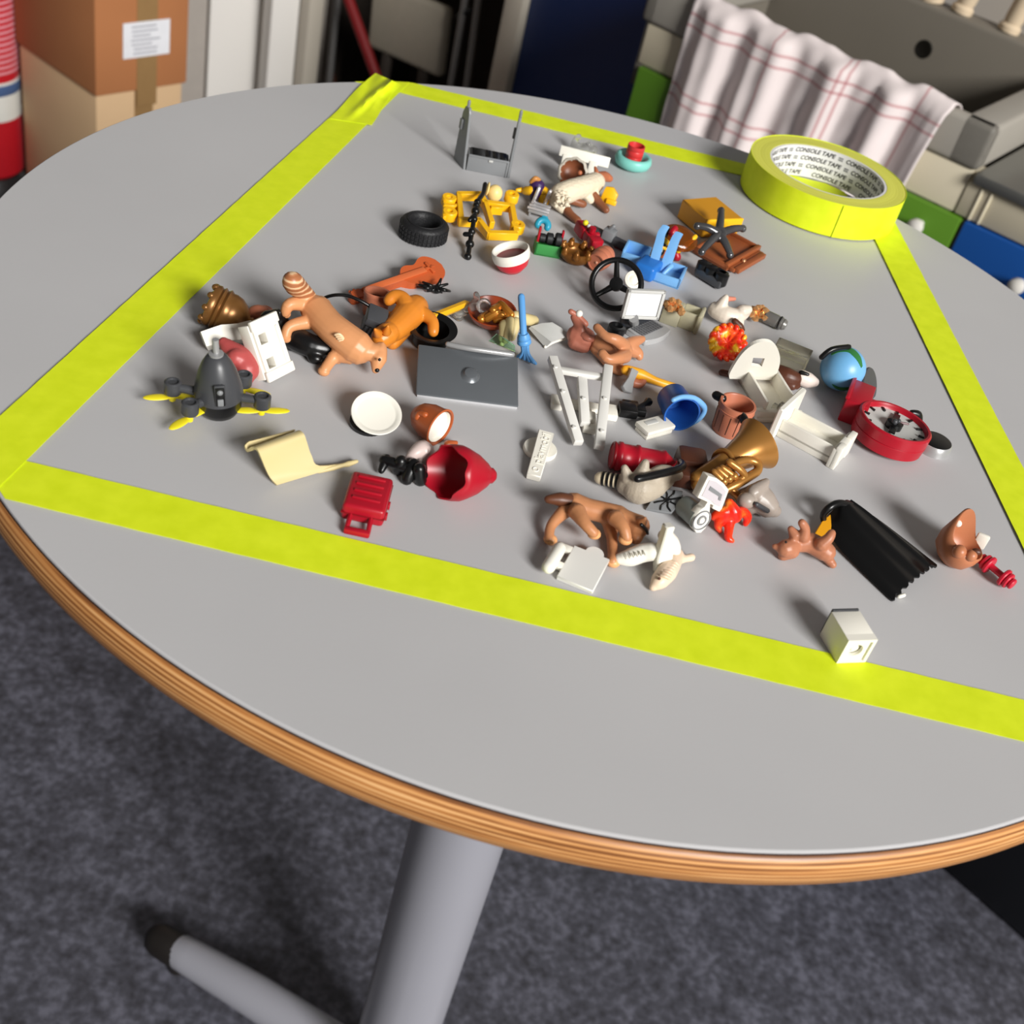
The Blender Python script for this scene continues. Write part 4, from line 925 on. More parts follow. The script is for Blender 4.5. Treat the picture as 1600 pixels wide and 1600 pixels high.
dc = q2(1094, 811); e1 = q2(1105, 822); e2 = q2(1089, 793)
ring = []
for (px, py) in ((1107, 800), (1106, 812), (1101, 823), (1093, 831), (1086, 831), (1082, 824), (1081, 814), (1085, 804), (1092, 796), (1099, 791), (1104, 783), (1088, 776)): ring.append(q2(px, py))
add('drum', S().lathe(m @ Matrix.Translation((dc[0], dc[1], 0)), [(0, -13), (4.8, -13), (5.2, -12), (5.4, -.4), (0, -.4)], 28), mat('greenish_grey_plastic', (138, 144, 138), .4), t)
add('front_plate', S().prism(m, pp_+ring, -3.4, 1, .2), WHT, t, 40)
inset = [q2(*p) for p in ((1106, 748), (1117, 751), (1126, 758), (1132, 766), (1122, 790), (1114, 786), (1109, 781), (1094, 773))]
add('plate_inset', S().prism(m, inset, 1, 1.35), mat('lilac_grey_plastic', (196, 190, 194), .45), t)
add('slot_mark', S().prism(m, [q2(*p) for p in ((1107, 757), (1125, 770), (1122, 780), (1119, 778), (1120, 773), (1104, 763))], 1.3, 1.7), MGR, t)
mdsc = m @ Matrix.Translation((dc[0], dc[1], 1))
add('dial', S().lathe(mdsc, [(5.2, 0), (5.2, .5), (4.6, .5), (4.6, .1)], 24, closed=True).lathe(mdsc, [(2.6, 0), (2.6, .6), (1.9, .6), (1.9, .1)], 20, closed=True), MGR, t)
add('dial_hub', S().lathe(mdsc, [(0, .7), (1.5, .7), (1.7, 0)], 16), WHT, t)
# tuba
t = thing('toy_tuba', 'golden toy tuba with flared bell lying in the front right pile', 'tuba', P(1135, 770))
a_, b_ = P(1086, 750, 7), P(1186, 693, 19); m, L_ = Fa(a_, b_)
tb_m = mat('brass_gold_plastic', (182, 128, 64), .3, .5)
pr = [(3.6, -1), (4.4, 4), (5.4, 14), (6.2, 24), (7.2, 33)]
bl_ = [(7.2, .62), (8.6, .76), (10.8, .89), (13.4, .98), (13.8, 1.0), (13, .99), (10.2, .88), (7.8, .74), (5, .55), (0, .5)]
pr = [(0, -2), (2.6, -1.6), (3.8, 0), (4.4, L_*.16), (5, L_*.34), (5.9, L_*.5)]+[(r, L_*z) for r, z in bl_]
add('bell', S().lathe(m, pr, 44), tb_m, t, 60)
add('stay_ring', S().torus(m @ Matrix.Translation((0, 0, L_*.44)) @ Matrix.Rotation(.35, 4, 'X'), 6.8, 1.2, 0, 30, 10), tb_m, t, 180)
add('outer_tube', S().tube([P(1089, 758, 6), P(1100, 768, 5), P(1124, 768, 9), P(1150, 757, 13), P(1172, 744, 15), P(1184, 735, 16), P(1183, 724, 18), P(1170, 719, 19), P(1152, 723, 19), P(1132, 735, 17)], [3, 2.6, 2.3, 2.3, 2.3, 2.2, 2.1, 2, 1.9, 1.8], 12), tb_m, t, 180)
add('inner_tube', S().tube([P(1140, 722, 22), P(1154, 732, 20), P(1163, 742, 17), P(1158, 748, 15), P(1140, 756, 12)], 1.8, 10), tb_m, t, 180)
for k in range(3):
    add('valve', S().tube([P(1116+k*6.5, 737-k*3.2, 19), P(1131+k*8, 752-k*4, 16)], 1.5, 10).sph(P(1131+k*8, 752-k*4, 16), 2.1), tb_m, t, 180)
add('mouthpiece', S().tube([P(1139, 762, 11), P(1150, 772, 9), P(1158, 781, 6)], [2.4, 2, 2.2], 12), tb_m, t, 180)
# flame
flm = bpy.data.materials.new('red_orange_flame_plastic'); flm.use_nodes = True; nt, b = nodes(flm); tc = tco(nt)
n1 = gap(nt, 'ShaderNodeTexNoise', tc, Scale=110, Detail=2); nt.links.new(ramp(nt, n1.outputs['Fac'], [(.36, (246, 34, 20)), (.55, (250, 70, 24)), (.68, (246, 170, 50))]), b.inputs['Base Color'])
b.inputs['Roughness'].default_value = .3; b.inputs['Subsurface Weight'].default_value = .6; b.inputs['Subsurface Scale'].default_value = .006; b.inputs['Subsurface Radius'].default_value = (1, .35, .1)
t = thing('flame_piece', 'red and orange toy flame standing in front of the tuba', 'flame', P(1140, 825))
s = S()
s.tube([P(1140, 786, 14), P(1145, 798, 11), P(1148, 806, 8)], [2.2, 3.6, 3.6], 12).tube([P(1148, 804, 8), P(1160, 800, 8), P(1168, 808, 5), P(1165, 818, 2)], [3.6, 2.6, 2.2, 1.5], 12)
s.tube([P(1138, 806, 8), P(1126, 812, 6), P(1122, 822, 3), P(1125, 830, 1.4)], [3.4, 2.6, 2, 1.1], 12).tube([P(1140, 808, 7), P(1139, 826, 4), P(1138, 840, 2), P(1144, 845, 1.4)], [3.4, 2.2, 1.9, 1.2], 12).tube([P(1132, 800, 10), P(1120, 803, 8), P(1115, 808, 6)], [3, 2, 1.7], 10)
blob('flames', s, flm, t, .45, 2)
# grey elephant
t = thing('toy_seal', 'grey toy animal lying to the right of the flame', 'toy animal', P(1185, 798))
gan = mat('warm_grey_plastic', (160, 148, 138), .36)
s = S(); s.tube([P(1168, 778, 8), P(1184, 778, 9), P(1198, 790, 7)], [5.6, 7.4, 6], 16).tube([P(1198, 792, 5), P(1210, 798, 3)], [5, 3.5], 10).tube([P(1178, 768, 14), P(1192, 758, 16), P(1197, 753, 17)], [4, 3, 2], 10).ell(Matrix.Translation(P(1166, 782, 12)) @ I4, (0, 0, 0), (4.5, 4, 4)).tube([P(1172, 792, 5), P(1160, 788, 4)], [4, 3], 10)
blob('body', s, gan, t, .65)
add('belly_slot', S().tube([P(1182, 788, 13.5), P(1199, 798, 8.5)], 1.3, 8), DGR, t)
# brown piece under the tuba
A, B = P(1046, 762, 0), P(1082, 768, 0); m = Fz(A, B)
add('brown_saddle', S().bx(m, 0, 14, 0, 14, 0, 9, 2).bx(m, 3, 18, 8, 22, 0, 12, 2.5), DBR, None, label='dark brown block under the tuba beside the raccoon', cat='toy piece')
# ================================================================== front centre animals
t = thing('toy_foal', 'light brown toy animal with dark tail lying on its side at the front', 'toy animal', P(930, 850))
s = S()
s.tube([P(896, 788, 9), P(918, 795, 9), P(940, 800, 9), P(966, 808, 9)], [5.6, 4.9, 4.9, 5.6], 16)
s.tube([P(966, 808, 10), P(985, 816, 10), P(997, 822, 10)], [4.8, 4.8, 5.4], 14).tube([P(997, 824, 9), P(994, 840, 6)], [4.6, 3.2], 12)
s.tube([P(890, 792, 8), P(872, 808, 7), P(860, 824, 5), P(858, 842, 3)], [4.2, 2.9, 2.3, 2.3], 12).tube([P(902, 800, 12), P(914, 818, 12), P(927, 832, 10)], [4.2, 2.8, 2.5], 12)
s.tube([P(952, 812, 6), P(956, 838, 4), P(957, 862, 3), P(957, 876, 3)], [4.2, 2.7, 2.3, 2.4], 12).tube([P(962, 810, 13), P(974, 824, 13), P(979, 840, 10)], [4, 2.8, 2.5], 12)
s.tube([P(1004, 815, 15), P(1008, 810, 18)], [2.6, 1], 8)
lbr = mat('light_brown_animal', (190, 130, 88), .42, var=.06)
blob('body', s, lbr, t, .6)
add('tail', S().tube([P(890, 783, 11), P(874, 780, 12), P(857, 780, 12)], [3.4, 3.2, 2], 12), TDRK, t, 180)
for (px, py, h) in ((860, 843, 2.4), (928, 834, 8), (958, 878, 2.2), (977, 843, 8.6)): add('hoof', S().ell(Matrix.Translation(P(px, py, h)) @ I4, (0, 0, 0), (3.2, 2.9, 2.4), 14, 10), mat('pale_hoof', (226, 164, 110), .4), t, 180)
add('eye_stripe', S().tube([P(1002, 820, 17), P(1010, 828, 14), P(1012, 834, 11)], [.9, .8, .6], 8), BLK, t, 180)
# white card
A, B, C = P(868, 906, 0), P(925, 930, 0), P(889, 853, 2.5); m, lx, ly = M3(A, B, C)
t = thing('white_card', 'flat white toy board with a rolled handle lying by the front tape', 'board', A)
cgr = mat('white_card_plastic', (222, 220, 214), .4, var=.01)
add('board', S().prism(m, [(0, 0), (lx, 0), (lx*1.02, ly), (lx*.02, ly*.98)], 0, 2.4, .4), cgr, t)
add('tab', S().lathe(m @ Matrix.Translation((lx*.6, ly*.97, 0)), [(0, 0), (4.2, 0), (4.2, 2.3), (0, 2.3)], 24), cgr, t)
add('handle', S().tube([P(874, 857, 6), P(857, 886, 5)], 3, 14).bx(m, -4, .6, ly*.25, ly*.42, 0, 2.4, .4).bx(m, -4, .6, ly*.75, ly*.92, 0, 2.4, .4), WHT, t)
# white winged piece
t = thing('white_wing', 'white carved winged piece standing to the right of the brown animal', 'toy piece', P(1025, 900))
s = S(); s.tube([P(969, 873, 4), P(985, 871, 5), P(1004, 864, 7), P(1020, 862, 9)], [2.8, 4.2, 4.4, 4.2], 12)
blob('arm', s, WHT, t, .6)
A, B, C = P(1019, 897, 0), P(1038, 895, 0), P(1022, 822, 25); m, lx, ly = M3(A, B, C)
add('wing', S().prism(m, [(lx*.2, 0), (lx*.7, 0), (lx*1.2, ly*.3), (lx*1.1, ly*.55), (lx*.6, ly*.75), (lx*.75, ly), (lx*.05, ly), (0, ly*.7), (-lx*.1, ly*.35)], -2.4, 2.4, .6), WHT, t)
add('shoulder', S().tube([P(1040, 838, 15), P(1048, 848, 11), P(1052, 858, 8)], [3.6, 3.8, 3.6], 12), WHT, t)
for k in range(6): add('finger_groove', S().tube([P(975+k*6, 867-k*1.2, 8.6+k*.4), P(978+k*6, 873-k*1.2, 8.2+k*.4)], .35, 6), mat('ivory_shadow_plastic', (206, 200, 186), .45), t)
t = thing('toy_fish', 'cream ribbed toy fish at the very front beside the white wing', 'toy fish', P(1040, 912))
fsm = mat('cream_pink_plastic', (232, 206, 180), .4)
s = S(); s.tube([P(1021, 917, 2.4), P(1030, 908, 4), P(1042, 894, 5), P(1053, 878, 4.5), P(1060, 865, 4)], [2, 4, 4.6, 3.6, 2.4], 14).tube([P(1056, 876, 4), P(1070, 873, 3), P(1080, 871, 3)], [2.4, 1.8, 2], 10).tube([P(1058, 866, 5), P(1052, 858, 7)], [2, 1.4], 10)
blob('body', s, fsm, t, .55)
for k in range(7): add('rib', S().tube([P(1033+k*2.9, 899-k*3.6, 8.6), P(1040+k*2.7, 901-k*3.6, 9.0), P(1046+k*2.2, 904-k*3.6, 7.4)], .7, 6), fsm, t, 180)
add('eye', S().sph(P(1030, 904, 7.6), .7), DBR, t, 180)
# ================================================================== front right
t = thing('toy_piglet', 'small brown toy animal lying with legs up left of the black cape', 'toy animal', P(1260, 868))
pgm = mat('pink_brown_animal', (178, 116, 86), .42)
s = S(); s.tube([P(1246, 848, 7), P(1266, 848, 8), P(1290, 862, 7)], [4.6, 5, 4.8], 14).tube([P(1240, 852, 7), P(1228, 857, 6.5)], [3.8, 4.4], 12).tube([P(1222, 857, 6), P(1211, 854, 6)], [2.6, 1.5], 10)
s.tube([P(1256, 838, 13), P(1258, 826, 17), P(1253, 817, 20)], [3, 2.3, 2], 10).tube([P(1284, 850, 12), P(1294, 842, 15), P(1299, 834, 17)], [3.4, 2.6, 2.2], 10).tube([P(1290, 866, 5), P(1296, 876, 3), P(1301, 882, 2.2)], [3.4, 2.3, 2], 10).tube([P(1242, 836, 12), P(1236, 827, 14)], [3, 1.8], 8)
s.tube([P(1238, 862, 5), P(1224, 868, 2.4)], [3.4, 2.6], 10)
blob('body', s, pgm, t, .55)
add('eye', S().sph(P(1228, 847, 12), .6), BLK, t, 180)
A, B = P(1266, 848, 0), P(1292, 828, 0); m, lx, ly = M3(P(1268, 842, 0), P(1290, 850, 0), P(1283, 800, 5))
add('yellow_wedge', S().prism(m, [(0, 0), (lx, 0), (lx*1.1, ly*.7), (lx*.8, ly), (lx*.3, ly*.6)], -2, 2, .4), mat('mustard_plastic', (226, 156, 24), .4), None, label='mustard yellow wedge peeping out behind the collar of the black cape', cat='toy piece')
# black cape
t = thing('black_cape', 'black toy cape with folds and jagged hem lying flat at the right', 'cape', P(1390, 880))
Lp = [(1287, 812, 3), (1303, 846, 2.4), (1346, 892, 1.6), (1393, 938, 1.2)]; Rp = [(1332, 789, 8), (1362, 804, 8), (1412, 841, 6), (1464, 882, 2)]
rows = []; Lw = smooth([P(*q) for q in Lp], 6); Rw = smooth([P(*q) for q in Rp], 6); nr = len(Lw)
for i, (a, b_) in enumerate(zip(Lw, Rw)):
    row = []
    for k in range(33):
        u = k/32; v = i/(nr-1); p = a.lerp(b_, u)
        p = p + V((0, 0, .001*(7.5*sin(pi*u)*(1-.45*v)+.4*sin(u*2*pi*4)*(.2+.8*v)+1.2*math.exp(-((u-.82)/.03)**2))))
        if i == nr-1: p = p + (Lw[-1]-Lw[-2]).normalized()*.0009*sin(u*2*pi*8.5)
        row.append(p)
    rows.append(row)
add('cloth', S().grid(rows, 1.2), BLK, t, 70)
add('collar', S().tube([P(1287, 814, 4), P(1287, 803, 8), P(1297, 792, 12), P(1312, 786, 13), P(1330, 789, 11)], [1.5, 1.7, 1.9, 1.8, 1.5], 10), BLK, t, 180)
add('hem_thread', S().tube([P(1405, 932, 1.4), P(1412, 930, 2)], 1, 8), WHT, t, 180)
# brown hair piece / half head
c = P(1505, 850, 11); n = V((.34, .02, .94)); m = Fn(c, n)
t = thing('wolf_mask', 'brown hollow animal mask open at the top with a white tooth', 'mask', P(1505, 868))
hbm = mat('tan_brown_head', (184, 116, 80), .4)
fx = m.to_3x3().inverted() @ (P(1536, 838, 12)-c); fa_ = math.atan2(fx.y, fx.x)
bk = m.to_3x3().inverted() @ (P(1495, 800, 20)-c); ba_ = math.atan2(bk.y, bk.x)
def hd(wt): return lambda a, i, r, z: (r*(1+.05*sin(3*a)), z+wt[i]*(max(0, cos(a-ba_))**1.5*12-1))
add('skull', S().lathe(m, [(0, -12), (5.6, -11.4), (9.6, -8), (11.4, -3), (11.4, 2), (10.6, 2.4), (10.2, -2), (8, -7), (0, -9.6)], 48, hd([0, 0, 0, .1, 1, 1, .1, 0, 0])), hbm, t, 70)
for (px, py, r) in ((1499, 862, 3.4), (1517, 868, 3)): add('cheek', S().sph(on_sphere(px, py, c, .0106), r), hbm, t, 180)
add('tooth', S().box(Fz(P(1533, 845, 10), P(1545, 850, 10)), (0, 0, 0), (6, 2.4, 8), .8), WHT, t)
add('mouth', S().ell(Matrix.Translation(on_sphere(1526, 862, c, .0108)) @ I4, (0, 0, 0), (2.6, 1.6, 1.6), 12, 8), DBR, t, 180)
add('eye', S().sph(P(1497, 818, 16), 1.8), WHT, t, 180)
# dumbbell
a_, b_ = P(1540, 878, 5.6), P(1576, 908, 5); m, L_ = Fa(a_, b_)
t = thing('toy_dumbbell', 'small red toy dumbbell in front of the hollow head', 'dumbbell', P(1560, 905))
pkr = mat('raspberry_plastic', (196, 26, 52), .4)
add('bar', S().lathe(m, [(0, 0), (1.6, 0), (1.6, L_), (0, L_)], 14), pkr, t)
for z0, sg in ((L_*.16, -1), (L_*.82, 1)):
    for k, r in enumerate((4.6, 4.0, 2.8)): add('weight', S().lathe(m, [(0, z0+sg*k*2.2-1.0), (r-.5, z0+sg*k*2.2-1.0), (r, z0+sg*k*2.2-.5), (r, z0+sg*k*2.2+.5), (r-.5, z0+sg*k*2.2+1.0), (0, z0+sg*k*2.2+1.0)], 20), pkr, t)
# ================================================================== clock, globe
t = thing('red_clock', 'red round toy clock with open dial lying face up at the right', 'clock', P(1385, 690))
o_ = P(1381, 690, 0); m = I4.copy(); m.translation = o_
m = Matrix.Translation(P(1382, 691, 0)) @ Matrix.Rotation(rad(-4), 4, 'X') @ Matrix.Rotation(rad(3), 4, 'Y') @ I4
rc = 20.6
add('case', S().lathe(m, [(0, 1), (rc-2.2, 1), (rc-.6, 1.6), (rc, 7.4), (rc-.4, 7.8), (rc, 8.2), (rc, 13.4), (rc-1, 14.4), (rc-2.2, 14.2), (rc-2.8, 12.8), (rc-3, 11.6), (rc-3.2, 11.4)], 72), RED, t, 40)
add('dial', S().lathe(m, [(0, 9.4), (rc-3, 11.5), (rc-3, 11.0), (0, 8.8)], 60), LGR, t, 60)
ra = math.atan2(*(P(1395, 640)-P(1388, 660)).yx)
for k in range(12):
    a = ra+k*pi/6; mk = m @ Matrix.Rotation(a, 4, 'Z'); add('hour_mark', S().bx(mk, rc-6.6, rc-3.4, -.6, .6, 10.6, 12.2, .1), BLK, t)
hb = add('hub', S().lathe(m, [(0, 9), (4.6, 9), (4.6, 13.4), (3.6, 14), (0, 14.2)], 24), BLK, t)
mh = m @ Matrix.Rotation(ra, 4, 'Z')
add('hand', S().bx(mh, -12, 13, -1.8, 1.8, 11.6, 12.6, .3), BLK, t)
add('hand', S().tube([(0, 0, 13.6), (2.5, -6.5, 14.2)], .6, 6, m @ Matrix.Rotation(ra, 4, 'Z')), mat('dark_maroon', (88, 20, 34), .4), t)
add('winder', S().sph(m @ V((-1.5, -3.2, 15)), 1.7).sph(m @ V((.6, -2.2, 15.6)), 1.2), DGR, t, 180)
A, B = P(1304, 662, 0), P(1331, 668, 0)
m1_ = Fz(P(1309, 659, 0), P(1331, 668, 0)); 
mst, lx, ly = M3(P(1308, 656, 0), P(1333, 666, 0), P(1345, 621, 0))
add('stand', S().bx(mst, 0, 13, 0, 26, 0, 14, .6).bx(mst, 2, 20, 1, 25, 0, 7, .6), RED, t)
add('stand_lip', S().bx(mst, -1, 1.2, 1, 26, 13.2, 15.4, .5), RED, t)
# black silver disc
o_ = P(1456, 700, 0); m = I4.copy(); m.translation = o_
t = thing('silver_disc', 'low black topped disc with silver rim at the right end of the red clock', 'disc', o_)
add('rim', S().lathe(m, [(0, 0), (10.4, 0), (10.2, 1), (9.4, 5), (8.8, 5.6), (8.6, 5.4), (0, 5.4)], 40), SLV, t)
add('pad', S().lathe(m, [(0, 6), (7.8, 5.9), (8.7, 5.4)], 40), BLK, t)
s = S(); s.tube([P(1425, 645, 9), P(1434, 648, 8), P(1436, 658, 4)], [1.8, 2.4, 2], 10); s.sph(P(1430, 652, 4), 3)
add('black_latch', s, BLK, None, 180, label='tiny black hooked piece just behind the red clock', cat='toy piece')
# globe
t = thing('toy_globe', 'light blue toy globe with green land on a dark stand', 'globe', P(1320, 605))
glm = bpy.data.materials.new('globe_map'); glm.use_nodes = True; nt, b = nodes(glm); tc = tco(nt); b.inputs['Roughness'].default_value = .38
n1 = gap(nt, 'ShaderNodeTexNoise', tc, Scale=46, Detail=4, Distortion=.6)
nt.links.new(ramp(nt, n1.outputs['Fac'], [(.3, (108, 170, 216)), (.7, (118, 180, 224))]), b.inputs['Base Color'])
gc = P(1317, 576, 12.9)
add('ball', S().ell(Matrix.Translation(gc) @ I4, (0, 0, 0), 12.8, 40, 24), glm, t, 180)
lnd = mat('land_green', (46, 118, 58), .42)
def land(up, lo):
    rows = []
    U_, L_ = smooth([V((*p, 0)) for p in up], 5), smooth([V((*p, 0)) for p in lo], 5)
    for k in range(6): rows.append([on_sphere(*(a.lerp(b_, k/5))[:2], gc, .01302) for a, b_ in zip(U_, L_)])
    add('land', S().grid(rows, .3), lnd, t, 60)
land([(1297, 549), (1309, 543.5), (1324, 542.3), (1336, 547), (1345, 558), (1348, 572)], [(1299, 555), (1311, 550), (1325, 550), (1333, 556), (1340, 564), (1346, 575)])
land([(1300, 600), (1312, 605), (1328, 605)], [(1305, 606), (1315, 609.5), (1328, 609)])
add('arm', S().tube([P(1284, 558, 22), P(1300, 546, 27), P(1326, 542, 28)], 1.6, 8).tube([P(1335, 602, 5), P(1346, 592, 9), P(1350, 604, 4)], [3.4, 3.6, 2], 10), BLK, t, 180)
add('base', S().lathe(Fn(P(1358, 602, 7), V((.75, -.35, .5))), [(0, -1), (10, -1), (10.4, 0), (10, .8), (0, 1)], 36), DGR, t)
# ================================================================== white furniture pieces
t = thing('arched_headboard', 'white toy bed with arched headboard and diamond hole', 'toy bed', P(1190, 620))
A, B, C = P(1143, 596, 2), P(1207, 598, 2), P(1160, 545, 30)
m, lx, ly = M3(A, B, C)
def q3(px, py, A=A, m=m):
    n = (m.to_3x3() @ V((0, 0, 1))).normalized(); r = m.inverted() @ onplane(px, py, A, n); return (r.x, r.y)
arch = [tuple(v[:2]) for v in smooth([V(q3(*p)+(0,)) for p in ((1140, 592), (1140, 584), (1152, 563), (1164, 548), (1178, 538), (1192, 534), (1205, 536), (1215, 546), (1219, 560), (1217, 575), (1210, 594))], 3)]
hole = [q3(*p) for p in ((1174, 571), (1177, 559), (1195, 560), (1190, 574))]
add('headboard', plate_hole(m, arch, hole, -2.0, 0), WHT, t, 40)
a_, b_ = P(1180, 597, 6), P(1214, 655, 3); mT, L_ = Fa(a_, b_)
mT = Fz(P(1178, 596, 0), P(1213, 655, 0)); L_ = (P(1178, 596)-P(1213, 655)).length*1000
add('trough', S().bx(mT, 0, L_, -10, 10, 0, 2.4, .6).bx(mT, 0, L_, 8.2, 10, 0, 11, .6).bx(mT, 0, L_, -10, -8.2, 0, 11, .6), WHT, t)
add('foot_rail', S().bx(mT, L_-2, L_+2.4, -14, 14, 0, 6, .8).bx(mT, L_+1, L_+4, -14, 14, 0, 2.4, .6), WHT, t)
t = thing('white_bench', 'white H-shaped toy bench lying on its side in front of the bed', 'toy bench', P(1260, 720))
A, B = P(1207, 694, 0), P(1300, 740, 0)
p0, p1 = P(1222, 672, 0), P(1304, 716, 0); mB = Fz(p0, p1); LB = (p1-p0).length*1000
add('seat', S().bx(mB, 0, LB, -8.5, 8.5, 3, 5.4, .6).bx(mB, 0, LB, -8.5, -6.8, 0, 11, .6).bx(mB, 0, LB, 6.8, 8.5, 0, 11, .6), WHT, t)
m, lx, ly = M3(P(1207, 694, 0), P(1228, 648, 0), P(1215, 675, 20))
add('side_board', S().prism(mB, [(-3.4, -13.5), (0, -13.5), (0, 17.5), (-3.4, 17.5)], 0, 19, .7), WHT, t)
add('side_board', S().bx(mB, LB-1, LB+3.4, -11.5, 11.5, 0, 12, .8).bx(mB, LB+.4, LB+3.8, -11.5, -4, 0, 13.5, .6).bx(mB, LB+.4, LB+3.8, 4, 11.5, 0, 13.5, .6), WHT, t)
add('connector', S().bx(mB, -9, -3, 6, 12, 1, 9, .8).bx(mB, -12, -8, 7.5, 10.5, 3, 7, .6), CLR, t)
# wooden bucket
o_ = P(1137, 672, 0); m = I4.copy(); m.translation = o_
m = m @ Matrix.Scale(.92, 4)
t = thing('wooden_bucket', 'terracotta staved toy bucket with black pegs beside the tuba', 'bucket', o_)
add('wall', S().lathe(m, [(0, 0), (9.2, 0), (9.6, .4), (10.6, 18.6), (10.4, 19.2), (9.2, 19.2), (8.8, 18.6), (8, 2), (0, 2)], 40), ROS, t, 50)
for k in range(14):
    mk = m @ Matrix.Rotation(2*pi*k/14, 4, 'Z'); add('stave_joint', S().tube([(9.62, 0, 2.5), (10.32, 0, 14)], .28, 5, mk), DBR, t, 180)
add('hoop', S().torus(m, 10.45, .35, 15.5, 40, 6), ROS, t, 180)
for (px, py) in ((1120, 618), (1164, 659)):
    q = P(px, py, 15.5); dd = (q-(o_+V((0, 0, .0155)))); dd.z = 0; dd.normalize()
    add('peg', S().tube([o_+V((0, 0, .0155))+dd*.009, o_+V((0, 0, .0155))+dd*.0125], 2.4, 12), BLK, t)
# clear box, dog, dark bit
A, B = P(1200, 566, 0), P(1250, 586, 0); m = Fz(A, B)
t = thing('clear_cover', 'frosted clear plastic cover behind the white bed', 'toy piece', A)
frs = mat('frosted_cream_plastic', (236, 232, 216), .12, trans=.88, ior=1.2)
add('shell', S().bx(m, 0, 21, 0, 1.4, 0, 11, .5).bx(m, 0, 21, 12, 13.4, 0, 11, .5).bx(m, 0, 1.4, 0, 13, 0, 11, .5).bx(m, 19.6, 21, 0, 13, 0, 11, .5).bx(m, 0, 21, 0, 13, 10, 11.2, .5), frs, t)
t = thing('toy_puppy', 'brown toy animal with white muzzle lying behind the white bed', 'toy animal', P(1240, 605))
s = S(); s.tube([P(1214, 582, 6), P(1228, 588, 6.5), P(1240, 592, 6)], [5, 5.4, 4.6], 14).tube([P(1232, 596, 4), P(1244, 602, 3)], [3.6, 2.6], 10).tube([P(1222, 594, 4), P(1238, 604, 2.8)], [3.4, 2.4], 10)
blob('body', s, DBR, t, .6)
s = S(); s.tube([P(1250, 589, 6), P(1262, 594, 5), P(1272, 597, 4)], [4.4, 4.6, 3], 14); blob('head', s, mat('pale_pink_white', (226, 210, 200), .4), t, .55)
add('ear', S().tube([P(1252, 582, 10), P(1262, 585, 10)], [1.4, 1], 8), BLK, t, 180)
add('dark_bolt', S().tube([P(1128, 582, 2), P(1142, 585, 2)], 1.9, 10), DBR, None, label='short dark bolt at the left of the white bed', cat='bolt')
# flame shell
t = thing('flame_ball', 'round red and yellow flame crest left of the white bed', 'flame', P(1136, 552))
fbm = bpy.data.materials.new('red_yellow_flame_plastic'); fbm.use_nodes = True; nt, b = nodes(fbm); tc = tco(nt)
n1 = gap(nt, 'ShaderNodeTexNoise', tc, Scale=130, Detail=3); nt.links.new(ramp(nt, n1.outputs['Fac'], [(.42, (232, 40, 20)), (.52, (240, 84, 20)), (.6, (250, 190, 40))]), b.inputs['Base Color']); b.inputs['Roughness'].default_value = .35
c = P(1136, 536, 10); n = (CAM-c).normalized(); m = Fn(c, n+V((.1, 0, .35)))
random.seed(4)
add('core', S().lathe(m, [(0, -6), (6, -5), (9.6, -1), (9.8, 2), (8, 4), (5, 3.2), (3, 1), (0, .4)], 40, lambda a, i, r, z: (r*(1+.05*sin(9*a+i)), z+.7*sin(7*a+i*2))), fbm, t, 70)
for k in range(16):
    a = 2*pi*k/16; r0 = 7.4; add('tongue', S().tube([(r0*cos(a), r0*sin(a), 1), (9.6*cos(a+.12), 9.6*sin(a+.12), 3.2), (10.4*cos(a+.3), 10.4*sin(a+.3), 1)], [2.2, 1.7, .8], 8, m), fbm, t, 180)
# goat with nugget, silver tube
t = thing('toy_goat', 'white toy goat with small brown horn and face', 'toy animal', P(1150, 505))
s = S(); s.tube([P(1118, 484, 8), P(1134, 492, 8), P(1150, 494, 8), P(1162, 487, 10)], [5, 5.4, 5, 4.4], 14).tube([P(1124, 482, 10), P(1131, 470, 15), P(1134, 465, 17)], [4.4, 3, 2], 10).tube([P(1152, 496, 8), P(1154, 505, 6)], [4.4, 3.4], 12).tube([P(1160, 486, 12), P(1168, 484, 13)], [4, 3], 10)
gtm = mat('goat_white', (222, 210, 194), .42, var=.03)
blob('body', s, gtm, t, .6)
add('horn', S().tube([P(1136, 467, 16), P(1147, 467, 15)], [1.7, 1.3], 8), mat('pink_horn', (206, 130, 108), .4), t, 180)
add('face', S().tube([P(1148, 502, 9), P(1156, 510, 7), P(1161, 515, 5.6)], [2, 2.2, 1.2], 10), DBR, t, 180)
def nuggets(px, py, h, n_, sp, lab, name='gold_nuggets'):
    t = thing(name, lab, 'nuggets', P(px, py, 0), 'piles of gold nuggets'); random.seed(n_)
    for k in range(n_):
        a = random.uniform(0, 6.28); r = sp*math.sqrt(random.random()); b = bmesh.new(); bmesh.ops.create_icosphere(b, subdivisions=1, radius=random.uniform(.0019, .0028))
        for v in b.verts: v.co *= random.uniform(.8, 1.15)
        b.transform(Matrix.Translation(P(px, py, h)+V((r*cos(a)*.001, r*sin(a)*.001, (random.random()*5-1.5-.3*r)*.001)))); s = S(); s._add(b); add('nugget', s, GLM, t, 20)
GLM = mat('copper_gold_nugget', (236, 178, 118), .18, .7)
nuggets(1184, 489, 6, 18, 6, 'pile of shiny copper gold nuggets between the goat and the silver tube')
a_, b_ = P(1196, 494, 5), P(1226, 508, 4.6); m, L_ = Fa(a_, b_)
t = thing('silver_tube', 'short silver tube with chrome tip right of the goat', 'tube', P(1212, 508))
